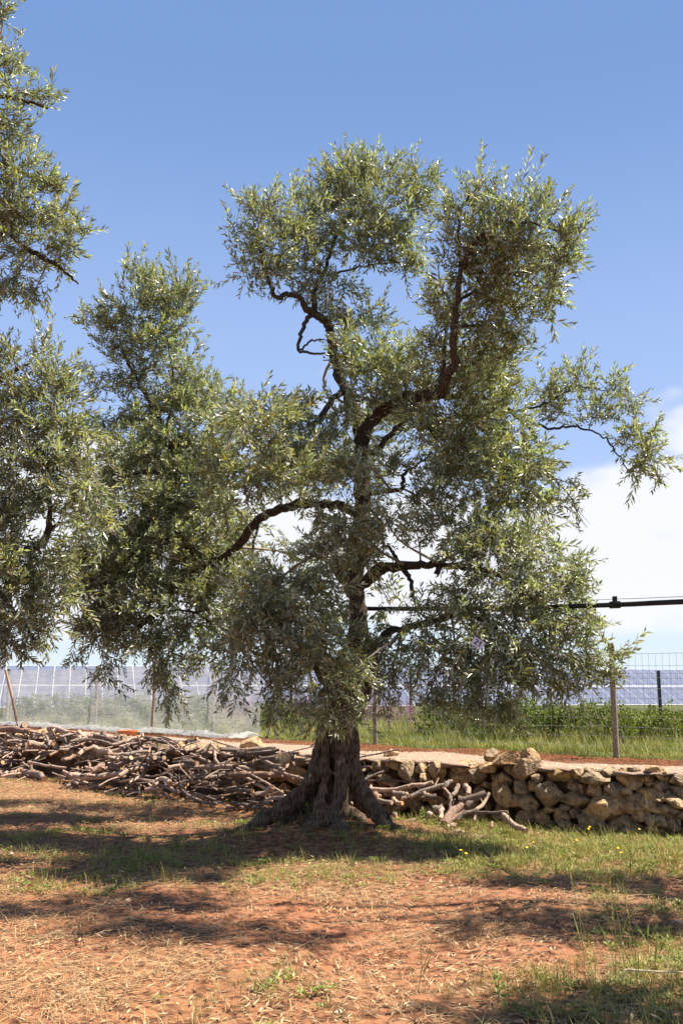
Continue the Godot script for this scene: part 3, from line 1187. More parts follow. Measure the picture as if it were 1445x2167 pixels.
func ground_cover() -> void:
	var dry0 := Color(0.45, 0.32, 0.185)
	var dry1 := Color(0.27, 0.14, 0.07)
	var straw_kinds := [straws(18, 0.11, 0.15, dry0, dry1), straws(12, 0.2, 0.2, dry0, Color(0.44, 0.30, 0.16)), straws(26, 0.06, 0.14, Color(0.46, 0.25, 0.13), dry1)]
	var tuft_kinds := [blades(15, 0.075, 0.09, 0.0035, 0.9, Color(0.17, 0.20, 0.06), Color(0.33, 0.31, 0.13)), blades(9, 0.12, 0.06, 0.0035, 0.8, Color(0.16, 0.20, 0.06), Color(0.33, 0.32, 0.14)), rosette(22, 0.05)]
	var stubble_kinds := [blades(11, 0.07, 0.10, 0.0028, 1.6, Color(0.42, 0.30, 0.16), Color(0.28, 0.17, 0.085)), blades(9, 0.13, 0.11, 0.0028, 1.7, Color(0.44, 0.33, 0.18), Color(0.30, 0.20, 0.10))]
	var straw := [[], [], []]
	var tuft := [[], [], []]
	var stub := [[], []]
	var peb := []
	var st := [[], [], []]
	var tt := [[], [], []]
	var sb := [[], []]
	var pt := []
	var fall := []
	var ft := []
	for k in 34000:
		var z := -lerpf(4.9, 19.0, pow(rng.randf(), 0.85))
		var x := rnd(-1, 1) * (absf(z) * 0.37 + 0.3)
		if z < wall_z(x) + 0.1:
			continue
		var at := V(x, low_y(x, z), z)
		var turn := Basis(Vector3.UP, rnd(0, TAU))
		var g := greenness(x, z)
		var d := dryness(x, z)
		var tone := rnd(0.8, 1.2)
		var roll := rng.randf()
		if roll < 0.34 and rng.randf() < 0.05 + d * 0.38:
			var kind := rng.randi() % 3
			straw[kind].append(Transform3D(turn * Basis.from_scale(Vector3.ONE * rnd(0.7, 1.3)), at))
			st[kind].append(Color(tone, tone, tone))
		elif roll < 0.8 and rng.randf() < g * g * 1.2 + g * 0.15 - 0.03:
			var kind := rng.randi() % 3
			tuft[kind].append(Transform3D(turn * Basis.from_scale(Vector3(1, rnd(0.6, 1.3), 1) * rnd(0.7, 1.3)), at))
			tt[kind].append(Color(tone * rnd(0.9, 1.25), tone, tone * 0.9))
		elif roll < 0.90 and rng.randf() < 0.02 + d * 0.45:
			var kind := rng.randi() % 2
			stub[kind].append(Transform3D(turn * Basis.from_scale(Vector3(1, 0.5, 1) * rnd(0.5, 1.2)), at))
			sb[kind].append(Color(tone, tone, tone))
		elif roll > 0.90:
			var s := rnd(0.006, 0.02) * (2.6 if rng.randf() < 0.08 else 1.0)
			peb.append(Transform3D(turn * Basis.from_scale(Vector3(s, s * 0.6, s * rnd(0.7, 1.2))), at + V(0, s * 0.1, 0)))
			var q := rnd(0.75, 1.25)
			pt.append(Color(0.45 * q, 0.32 * q, 0.22 * q) if rng.randf() < 0.22 else Color(0.26 * q, 0.12 * q, 0.065 * q))
		if rng.randf() < 0.11:
			fall.append(Transform3D(Basis(Vector3.UP, rnd(0, TAU)) * Basis(Vector3.RIGHT, rnd(-0.3, 0.3)) * Basis.from_scale(Vector3.ONE * rnd(0.8, 1.3)), at + V(rnd(-0.1, 0.1), 0.008, rnd(-0.1, 0.1))))
			var q := rnd(0.6, 1.2)
			ft.append(Color(0.36 * q, 0.26 * q, 0.15 * q))
	for k in 3:
		scatter("dry_straw", straw_kinds[k], M["straw"], straw[k], st[k])
		scatter("grass", tuft_kinds[k], M["blades"], tuft[k], tt[k])
	for k in 2:
		scatter("dry_grass", stubble_kinds[k], M["straw"], stub[k], sb[k])
	scatter("pebbles", stone_mesh(3, 1), M["straw"], peb, pt)
	var dead := Geo.new()
	for k in 4:
		leaf(dead, V(rnd(-1, 1) * 0.12, rnd(0, 0.008), rnd(-1, 1) * 0.12), V(rnd(-1, 1), rnd(-0.05, 0.15), rnd(-1, 1)), Vector3.UP, rnd(0.05, 0.08), rnd(0.011, 0.016), Color.WHITE)
	scatter("fallen_leaves", dead.mesh(), M["straw"], fall, ft)

	# litter of needles and gravel grains on the terrace
	straw = []
	st = []
	peb = []
	pt = []
	for k in 5200:
		var x := rnd(-9.5, 5.5)
		var w := wall_z(x) - fence_z(x)
		var f := rnd(0.0, w)
		var z := fence_z(x) + f
		if absf(x) > absf(z) * 0.37 + 0.3:
			continue
		var at := V(x, high_y(x, z), z)
		if f < minf(1.3, w * 0.45):
			straw.append(Transform3D(Basis(Vector3.UP, rnd(0, TAU)), at))
			var q := rnd(0.6, 1.1)
			st.append(Color(q * 0.85, q * 0.66, q * 0.55))
		else:
			var s := rnd(0.01, 0.028)
			peb.append(Transform3D(Basis(Vector3.UP, rnd(0, TAU)) * Basis.from_scale(Vector3(s, s * 0.7, s)), at))
			var q := rnd(0.75, 1.15)
			pt.append(Color(0.58 * q, 0.45 * q, 0.36 * q))
	scatter("needle_litter", straw_kinds[2], M["straw"], straw, st)
	scatter("gravel", stone_mesh(5, 1), M["straw"], peb, pt)


func meadow() -> void:
	var kinds := [blades(18, 0.30, 0.13, 0.007, 0.45, Color(0.15, 0.19, 0.055), Color(0.28, 0.29, 0.11)), blades(14, 0.42, 0.13, 0.006, 0.4, Color(0.16, 0.20, 0.06), Color(0.36, 0.34, 0.16)), blades(22, 0.20, 0.16, 0.009, 0.8, Color(0.13, 0.18, 0.045), Color(0.23, 0.25, 0.09))]
	var where := [[], [], []]
	var tints := [[], [], []]
	var heads := []
	var ht := []
	for k in 15000:
		var back := pow(rng.randf(), 1.6) * 15.0
		var x := rnd(-13, 8.5)
		var z := fence_z(x) - 0.08 - back
		if absf(x) > absf(z) * 0.37 + 0.6:
			continue
		var kind := rng.randi() % 3
		var tall := (0.62 + 0.055 * back + 0.6 * broad.get_noise_2d(x * 5.0, z * 5.0) + rnd(-0.12, 0.2)) * (0.6 if back < 0.5 else 1.0)
		where[kind].append(Transform3D(Basis(Vector3.UP, rnd(0, TAU)) * Basis.from_scale(Vector3(1.1, minf(tall, 1.25), 1.1)), V(x, high_y(x, z) - 0.01, z)))
		var tone := rnd(0.75, 1.25)
		tone *= 1.0 + 0.5 * broad.get_noise_2d(x * 5.0 + 70.0, z * 5.0)
		var dry := smoothstep(0.05, 0.45, broad.get_noise_2d(x * 7.0 + 11.0, z * 6.0)) * rng.randf()
		tints[kind].append(Color(tone * lerpf(rnd(0.9, 1.15), 1.9, dry), tone * lerpf(1.0, 1.25, dry), tone * lerpf(1.0, 1.3, dry)))
		if back > 2.5 and x > -3.2 and x < 1.6 and rng.randf() < 0.5:
			heads.append(Transform3D(Basis(Vector3.UP, rnd(0, TAU)), V(x, high_y(x, z) + tall * rnd(0.28, 0.5), z)))
			ht.append(Color(0.22, 0.09, 0.24) * rnd(0.8, 1.4))
	for k in 3:
		scatter("meadow_grass", kinds[k], M["blades"], where[k], tints[k])
	var g := Geo.new()
	for k in 14:
		var p := V(rnd(-1, 1) * 0.05, k * 0.014, rnd(-1, 1) * 0.05)
		leaf(g, p, V(rnd(-1, 1), rnd(0.2, 1), rnd(-1, 1)), V(rnd(-1, 1), 1, rnd(-1, 1)), 0.035, 0.02, Color.WHITE)
	scatter("purple_vetch_flowers", g.mesh(), M["green_leaf"], heads, ht)


func bush(at: Vector3, wide: float, tall: float, label: String, tint: Color) -> void:
	var o := thing("bush", label, "bush", at, "scrub bushes behind the wire fence")
	var g := Geo.new()
	for k in 9:
		var a := rnd(0, TAU)
		var d := V(cos(a) * wide * rnd(0.1, 0.8), tall * rnd(0.5, 0.95), sin(a) * wide * rnd(0.1, 0.6))
		g.tube([V(0, -0.05, 0), d * 0.5 + V(0, 0.08, 0), d], [0.012, 0.008, 0.004], 4)
	part("stems", g.mesh(), M["twig_bark"], o)
	g = Geo.new()
	for k in 15:
		leaf(g, V(rnd(-1, 1), rnd(-1, 1), rnd(-1, 1)) * 0.07, ball() + V(0, 0.4, 0), ball() + V(0, 1, 0), rnd(0.04, 0.07), rnd(0.025, 0.04), Color(0.10, 0.135, 0.035).lerp(Color(0.19, 0.21, 0.07), rng.randf()))
	var where := []
	var tints := []
	for k in int(wide * tall * 470):
		var u := ball()
		u = u.normalized() * pow(rng.randf(), 0.24)
		var rough := 1.0 + 0.65 * fine.get_noise_3dv(u * 12.0 + at * 3.0)
		where.append(Transform3D(Basis(Vector3.UP, rnd(0, TAU)), V(u.x * wide * rough, tall * 0.5 + u.y * tall * 0.5 * rough, u.z * wide * 0.7 * rough)))
		tints.append(tint * rnd(0.6, 1.3) * (1.0 + 0.4 * broad.get_noise_3dv(u * 9.0 + at)))
	scatter("foliage", g.mesh(), M["green_leaf"], where, tints, o)


func bushes() -> void:
	var y := TERRACE
	bush(V(3.0, y, -17.0), 0.85, 0.78, "dark round bush left of the fence post behind the wire", Color(0.95, 0.95, 0.8))
	bush(V(4.15, y, -16.6), 0.75, 0.74, "bushy shrub directly behind the grey fence post", Color(1.1, 1.05, 0.9))
	bush(V(5.1, y, -16.3), 0.7, 0.62, "lighter shrub right of the fence post behind the wire", Color(1.2, 1.1, 0.85))
	bush(V(6.0, y, -16.0), 0.6, 0.5, "low shrub behind the wire at the photo's right edge", Color(1.15, 1.1, 0.85))
	bush(V(2.0, y, -18.2), 0.7, 0.72, "low shrub behind the wire half hidden by hanging olive leaves", Color(1.0, 1.0, 0.85))
	bush(V(-1.4, y, -21.6), 0.55, 0.75, "dark shrub just right of the white netting's edge", Color(0.85, 0.95, 0.85))
	bush(V(-0.55, y, -21.0), 0.6, 0.62, "green shrub behind the olive trunk's left side beyond the wire", Color(0.95, 1.0, 0.8))
	bush(V(-3.6, y, -24.4), 1.1, 0.75, "broad shrub seen through the netting near its right end", Color(1.0, 1.0, 0.9))
	bush(V(-5.9, y, -26.4), 1.3, 0.85, "broad shrub seen through the middle of the netting", Color(1.0, 1.05, 0.9))
	bush(V(-8.2, y, -29.0), 1.3, 0.8, "broad shrub seen through the netting near the leaning pole", Color(0.95, 1.0, 0.9))


func weeds() -> void:
	var n := 0
	for q in WEEDS:
		var o := thing("young_shoot", q[2], "weed", V(q[0].x, low_y(q[0].x, q[0].z), q[0].z), "young green shoots round the trunk")
		var g := Geo.new()
		var lean := V(rnd(-0.2, 0.35), 1, rnd(-0.2, 0.2)) * float(q[1])
		g.tube([V(0, -0.02, 0), lean * 0.5 + V(0.01, 0, 0), lean], [0.004, 0.003, 0.0015], 4)
		part("stem", g.mesh(), M["twig_bark"], o)
		g = Geo.new()
		for k in 16:
			var a := k * 2.4
			leaf(g, lean * (0.25 + 0.75 * k / 15.0), V(cos(a), rnd(0.4, 1.0), sin(a)), V(cos(a), -0.8, sin(a)) * -1.0, rnd(0.05, 0.085), rnd(0.014, 0.022), Color(0.22, 0.29, 0.06).lerp(Color(0.14, 0.2, 0.045), rng.randf()))
		part("leaves", g.mesh(), M["green_leaf"], o)
		n += 1
	for q in FLOWERS:
		var at := V(q[0].x, low_y(q[0].x, q[0].z), q[0].z)
		var o := thing("yellow_flower", q[1], "flower", at, "yellow daisies in the grass before the wall")
		var g := Geo.new()
		var tall := rnd(0.12, 0.2)
		var head := V(rnd(-0.03, 0.03), tall, rnd(-0.03, 0.03))
		g.tube([Vector3.ZERO, head * 0.5, head], [0.0025, 0.002, 0.002], 4, Color(0.15, 0.2, 0.05))
		part("stalk", g.mesh(), M["blades"], o)
		g = Geo.new()
		var tilt := V(rnd(-0.3, 0.3), 1, rnd(0.1, 0.7)).normalized()
		for k in 11:
			var a := TAU * k / 11.0
			var e := tilt.cross(V(cos(a), 0.1, sin(a))).normalized()
			leaf(g, head, e + tilt * 0.25, tilt, 0.017, 0.008, Color(0.80, 0.50, 0.02))
		part("petals", g.mesh(), M["straw"], o)
	var reed := Geo.new()
	var k0 := V(1.55, low_y(1.55, -5.91), -5.91)
	reed.tube([Vector3.ZERO, V(0.02, 0.05, 0), V(0.035, 0.085, 0), V(0.2, 0.08, 0.02), V(0.42, 0.075, 0.02)], [0.006, 0.006, 0.006, 0.005, 0.004], 6, Color(0.62, 0.48, 0.32))
	var ro := part("dry_reed", reed.mesh(), M["straw"])
	ro.position = k0
	tag(ro, "pale dry reed stem bent at a right angle in the right foreground", "reed")
	var tw := Geo.new()
	tw.tube([Vector3.ZERO, V(0.03, 0.15, 0), V(0.02, 0.32, 0.02)], [0.006, 0.005, 0.003], 5)
	tw.tube([V(0.03, 0.12, 0), V(0.10, 0.2, 0.02), V(0.2, 0.22, 0)], [0.005, 0.004, 0.002], 4)
	tw.tube([V(0.02, 0.1, 0), V(-0.07, 0.2, 0), V(-0.14, 0.21, 0.03)], [0.005, 0.004, 0.002], 4)
	tw.tube([V(0.028, 0.2, 0), V(0.08, 0.3, 0), V(0.09, 0.38, 0)], [0.004, 0.003, 0.002], 4)
	var to := part("dead_twig", tw.mesh(), M["twig_bark"])
	to.position = V(-2.36, TERRACE, -15.86)
	tag(to, "bare forked twig sticking up on the path above the dark woodpile", "twig")
	# tall seeding grass stalks in the foreground at the right
	for q in STALKS:
		var o := thing("grass_stalk", q[2], "grass stalk", V(q[0].x, low_y(q[0].x, q[0].z), q[0].z), "tall grass stalks in the right foreground")
		var g := Geo.new()
		var top := V(rnd(-0.12, 0.08), 1, rnd(-0.1, 0.1)) * float(q[1])
		g.tube([Vector3.ZERO, top * 0.5 + V(0.012, 0, 0), top], [0.003, 0.0025, 0.0015], 4, Color(0.30, 0.28, 0.10))
		part("stem", g.mesh(), M["blades"], o)
		g = Geo.new()
		for k in 14:
			var a := k * 2.1
			leaf(g, top * (0.72 + 0.28 * k / 13.0), top.normalized() + V(cos(a), 0, sin(a)) * 0.5, V(cos(a), -0.4, sin(a)), 0.022, 0.006, Color(0.36, 0.31, 0.13))
		part("seed_head", g.mesh(), M["blades"], o)
		g = Geo.new()
		for k in 3:
			var a := rnd(0, TAU)
			leaf(g, top * (0.08 + 0.12 * k), V(cos(a) * 0.6, 1, sin(a) * 0.6), V(cos(a), -0.6, sin(a)), 0.22, 0.008, Color(0.19, 0.23, 0.06))
		part("blade", g.mesh(), M["blades"], o)


func _ready() -> void:
	rng.seed = 20240
	broad.seed = 3
	broad.frequency = 0.35
	broad.fractal_octaves = 3
	fine.seed = 8
	fine.frequency = 0.25
	fine.fractal_octaves = 3
	view_and_light()
	land()
	make_stones()
	stone_wall()
	make_leaf_stuff()
	for k in 6:
		sprigs.append(sprig([7, 6, 7][k % 3], [0.27, 0.26, 0.33][k % 3], [0.094, 0.10, 0.09][k % 3]))
	main_tree()
	olive_tree(Vector3(-4.75, 0, -10.6), "olive tree cut by the photo's left edge, its leafy boughs reaching in", LEFT_LIMBS, LEFT_CLUMPS, false)
	olive_tree(Vector3(5.6, 0, -7.6), "olive tree of the neighbouring row just right of the view, shading the foreground", RIGHT_LIMBS, RIGHT_CLUMPS, false)
	fences()
	solar()
	pipe()
	woodpiles()
	bushes()
	meadow()
	ground_cover()
	number_tag()
	bowl()
	weeds()


var RIGHT_LIMBS := [
		["limb", 0.20, 0.10, [V(0, -0.1, 0), V(0.05, 1.0, 0.05), V(-0.1, 2.0, -0.1), V(-0.3, 3.5, -0.6)]],
		["limb", 0.065, 0.02, [V(-0.3, 3.4, -0.6), V(-0.6, 5.5, -1.0), V(-0.9, 7.2, -1.0), V(-1.2, 8.8, -0.9)]],
		["limb", 0.04, 0.015, [V(-0.6, 5.5, -1.0), V(-1.0, 7.5, -1.3), V(-1.6, 9.0, -1.5), V(-2.3, 9.5, -1.6)]],		["limb", 0.09, 0.02, [V(-0.1, 2.2, 0), V(-0.8, 2.9, 0.3), V(-1.4, 3.4, 0.9), V(-1.9, 4.1, 1.6)]],
		["limb", 0.09, 0.02, [V(-0.1, 2.0, 0), V(-0.6, 2.8, -0.5), V(-0.8, 3.8, -1.2), V(-1.2, 4.9, -1.9)]],
		["limb", 0.08, 0.02, [V(-0.2, 3.0, 0), V(0.6, 4.0, 0.2), V(1.2, 5.2, 0.2)]]]

var RIGHT_CLUMPS := {
		"upper": [[V(-1.45, 9.2, -0.75), 0.42, 0.32, 1.3, 0.3], [V(-0.9, 9.0, -0.55), 0.35, 0.25, 1.2, 0.4], [V(-1.9, 9.4, -0.9), 0.3, 0.25, 1.0, 0.3], [V(-2.6, 9.7, -1.5), 0.45, 0.3, 1.2, 0.2], [V(-2.0, 9.6, -1.7), 0.5, 0.3, 1.2, 0.2], [V(-1.4, 9.6, -1.6), 0.45, 0.3, 1.1, 0.2]],
		"lower": [[V(-1.15, 5.2, -1.9), 0.4, 0.3, 1.3, 0.1], [V(-1.0, 4.6, -1.85), 0.45, 0.3, 1.3, 0.1], [V(-0.6, 4.0, -1.7), 0.5, 0.35, 1.3, 0.1], [V(0.0, 3.8, -1.6), 0.5, 0.35, 1.2, 0.1], [V(-1.6, 5.0, -0.4), 0.5, 0.3, 1.3, 0.1], [V(-1.2, 4.3, -0.3), 0.5, 0.35, 1.3, 0.1], [V(-0.8, 3.6, -0.1), 0.55, 0.35, 1.2, 0.1], [V(-2.0, 4.9, 1.6), 0.45, 0.3, 1.3, 0.0], [V(-1.9, 4.0, 1.7), 0.5, 0.35, 1.3, 0.1], [V(-1.4, 3.4, 1.8), 0.5, 0.35, 1.2, 0.1], [V(0.6, 4.6, 0.8), 0.7, 0.6, 0.7, 0.2], [V(1.2, 5.8, 0.2), 0.8, 0.7, 0.6, 0.3]]}

var LIMBS := [
		["limb", 0.125, 0.090, [V(0.25, 3.05, 0.00), V(0.32, 3.45, 0.00), V(0.34, 3.88, -0.10), V(0.33, 4.35, -0.10), V(0.35, 4.71, 0.00)]],
		["limb", 0.088, 0.026, [V(0.35, 4.60, 0.00), V(0.44, 4.81, 0.10), V(0.59, 4.91, 0.30), V(0.80, 4.99, 0.50), V(1.06, 4.97, 0.70), V(1.21, 4.94, 0.90), V(1.27, 5.08, 1.10), V(1.35, 5.19, 1.20), V(1.32, 5.34, 1.30), V(1.33, 5.55, 1.40), V(1.35, 5.79, 1.50), V(1.37, 6.02, 1.60), V(1.43, 6.19, 1.70)]],
		["branch", 0.030, 0.014, [V(1.23, 4.96, 1.00), V(1.24, 5.25, 1.00), V(1.27, 5.54, 1.00), V(1.33, 5.92, 0.90), V(1.51, 6.19, 0.80), V(1.85, 6.42, 0.80)]],
		["branch", 0.032, 0.010, [V(1.41, 6.14, 1.70), V(1.55, 6.39, 1.80), V(1.74, 6.51, 1.90), V(2.02, 6.49, 2.00), V(2.37, 6.38, 2.00)]],
		["branch", 0.025, 0.008, [V(1.39, 6.13, 1.60), V(1.37, 6.52, 1.60), V(1.40, 6.85, 1.60), V(1.59, 7.08, 1.60)]],
		["branch", 0.022, 0.008, [V(1.35, 5.79, 1.50), V(1.66, 6.04, 1.30), V(2.05, 6.25, 1.20), V(2.40, 6.41, 1.10)]],
		["branch", 0.020, 0.008, [V(1.33, 5.55, 1.40), V(1.61, 5.63, 1.20), V(2.02, 5.76, 1.00)]],
		["limb", 0.085, 0.014, [V(0.34, 4.64, -0.05), V(0.26, 4.98, -0.20), V(0.16, 5.32, -0.30), V(0.04, 5.60, -0.40), V(-0.03, 5.92, -0.40), V(-0.06, 6.14, -0.40), V(-0.11, 6.27, -0.35), V(-0.27, 6.36, -0.30), V(-0.38, 6.43, -0.20), V(-0.43, 6.53, -0.20), V(-0.58, 6.55, -0.10), V(-0.73, 6.46, 0.00), V(-0.80, 6.62, 0.10), V(-0.89, 6.81, 0.20), V(-0.96, 7.19, 0.20)]],
		["branch", 0.045, 0.010, [V(-0.28, 6.37, -0.30), V(-0.25, 6.80, -0.50), V(-0.12, 7.14, -0.60), V(-0.04, 7.44, -0.60), V(0.13, 7.83, -0.70), V(0.33, 8.17, -0.70), V(0.52, 8.52, -0.70)]],
		["branch", 0.028, 0.008, [V(-0.32, 6.36, -0.30), V(-0.41, 6.06, -0.10), V(-0.45, 5.79, 0.00), V(-0.31, 5.70, 0.10), V(-0.10, 5.61, 0.30), V(0.13, 5.46, 0.40)]],
		["branch", 0.014, 0.006, [V(-0.45, 5.76, 0.00), V(-0.28, 5.85, 0.10), V(-0.04, 5.80, 0.30), V(0.24, 5.69, 0.40)]],
		["branch", 0.018, 0.006, [V(-0.11, 7.01, -0.60), V(0.32, 7.09, -0.50), V(0.74, 7.07, -0.30), V(1.10, 6.99, -0.20)]],
		["limb", 0.068, 0.050, [V(0.30, 3.69, 0.00), V(0.07, 3.82, -0.10), V(-0.16, 3.88, -0.30), V(-0.41, 3.92, -0.50), V(-0.69, 3.91, -0.80), V(-1.02, 3.82, -1.10), V(-1.22, 3.59, -1.30), V(-1.46, 3.40, -1.50), V(-1.73, 3.28, -1.60), V(-1.98, 3.24, -1.60)]],
		["limb", 0.075, 0.014, [V(-1.97, 3.22, -1.60), V(-2.00, 3.48, -1.60), V(-2.12, 3.92, -1.70), V(-2.19, 4.27, -1.80), V(-2.28, 4.63, -1.90), V(-2.36, 5.00, -2.00), V(-2.49, 5.37, -2.10), V(-2.78, 5.86, -2.30), V(-2.96, 6.18, -2.40), V(-3.17, 6.55, -2.50), V(-3.29, 6.89, -2.50)]],
		["branch", 0.045, 0.014, [V(-2.27, 4.56, -1.90), V(-2.38, 4.58, -1.80), V(-2.56, 4.60, -1.70), V(-2.77, 4.55, -1.60), V(-3.04, 4.41, -1.50)]],
		["branch", 0.045, 0.016, [V(-1.95, 3.25, -1.60), V(-2.16, 3.05, -1.50), V(-2.22, 2.72, -1.40), V(-2.48, 2.53, -1.30), V(-2.63, 2.39, -1.30), V(-2.97, 2.40, -1.30)]],
		["branch", 0.025, 0.012, [V(-2.60, 2.39, -1.30), V(-2.42, 2.53, -1.30), V(-2.17, 2.62, -1.30), V(-1.88, 2.63, -1.40), V(-1.63, 2.48, -1.50)]],
		["branch", 0.022, 0.008, [V(-2.46, 5.27, -2.10), V(-2.39, 5.76, -2.20), V(-2.42, 6.30, -2.30), V(-2.56, 6.85, -2.40), V(-2.65, 7.37, -2.40)]],
		["branch", 0.020, 0.010, [V(-1.02, 3.82, -1.10), V(-1.02, 3.43, -0.60), V(-0.98, 2.86, 0.20), V(-1.05, 2.44, 0.60)]],
		["limb", 0.085, 0.018, [V(0.25, 2.77, 0.00), V(0.41, 2.92, 0.10), V(0.58, 3.01, 0.30), V(0.78, 3.01, 0.50), V(1.03, 3.00, 0.70), V(1.18, 2.98, 0.80), V(1.47, 2.93, 1.00), V(1.80, 2.80, 1.20), V(2.12, 2.54, 1.30)]],
		["branch", 0.040, 0.020, [V(1.15, 2.88, 0.80), V(1.18, 2.99, 0.85), V(1.26, 3.05, 0.90), V(1.33, 3.01, 0.95)]],
		["branch", 0.035, 0.020, [V(0.76, 3.00, 0.50), V(0.86, 2.85, 0.60), V(0.88, 2.62, 0.70)]],
		["branch", 0.030, 0.015, [V(0.74, 3.06, 0.40), V(0.67, 3.21, 0.30), V(0.55, 3.32, 0.20)]],
		["branch", 0.035, 0.012, [V(0.35, 3.97, -0.10), V(0.61, 3.94, 0.20), V(0.79, 3.94, 0.30), V(0.83, 4.14, 0.30), V(0.97, 4.23, 0.30), V(1.14, 4.37, 0.30)]],
		["branch", 0.040, 0.012, [V(0.47, 4.45, 0.00), V(0.61, 4.57, 0.20), V(0.86, 4.75, 0.40), V(1.04, 4.67, 0.50), V(1.22, 4.47, 0.60)]],
		["limb", 0.060, 0.018, [V(0.35, 2.02, 0.00), V(0.51, 2.16, 0.20), V(0.64, 2.27, 0.40), V(0.87, 2.31, 0.60), V(1.12, 2.37, 0.80), V(1.46, 2.41, 1.00), V(1.79, 2.21, 1.10), V(2.02, 1.90, 1.20)]],
		["limb", 0.085, 0.025, [V(-0.01, 1.61, 0.00), V(-0.26, 1.96, 0.20), V(-0.47, 2.22, 0.40), V(-0.67, 2.44, 0.60), V(-0.87, 2.59, 0.80), V(-1.07, 2.42, 0.90)]],
		["limb", 0.050, 0.016, [V(0.80, 4.99, 0.50), V(1.15, 5.09, 0.30), V(1.46, 5.15, 0.10), V(1.72, 5.20, -0.10), V(1.97, 5.18, -0.20), V(2.27, 5.01, -0.30), V(2.48, 4.79, -0.30), V(2.56, 4.58, -0.30), V(2.70, 4.20, -0.20)]],
		["branch", 0.022, 0.007, [V(2.27, 5.01, -0.30), V(2.63, 4.86, -0.30), V(2.84, 4.83, -0.20), V(3.05, 4.80, -0.10), V(3.28, 4.66, 0.00), V(3.42, 4.42, 0.10), V(3.55, 4.19, 0.10)]],
		["branch", 0.018, 0.006, [V(2.28, 5.07, -0.30), V(2.64, 5.16, -0.30), V(3.06, 5.38, -0.30), V(3.48, 5.32, -0.30)]],
		["branch", 0.045, 0.010, [V(0.08, 5.32, -0.30), V(-0.05, 5.14, -0.10), V(-0.21, 4.83, 0.10), V(-0.30, 4.78, 0.20), V(-0.41, 4.85, 0.30), V(-0.54, 4.87, 0.40), V(-0.81, 4.76, 0.60), V(-1.13, 4.67, 0.70)]]]

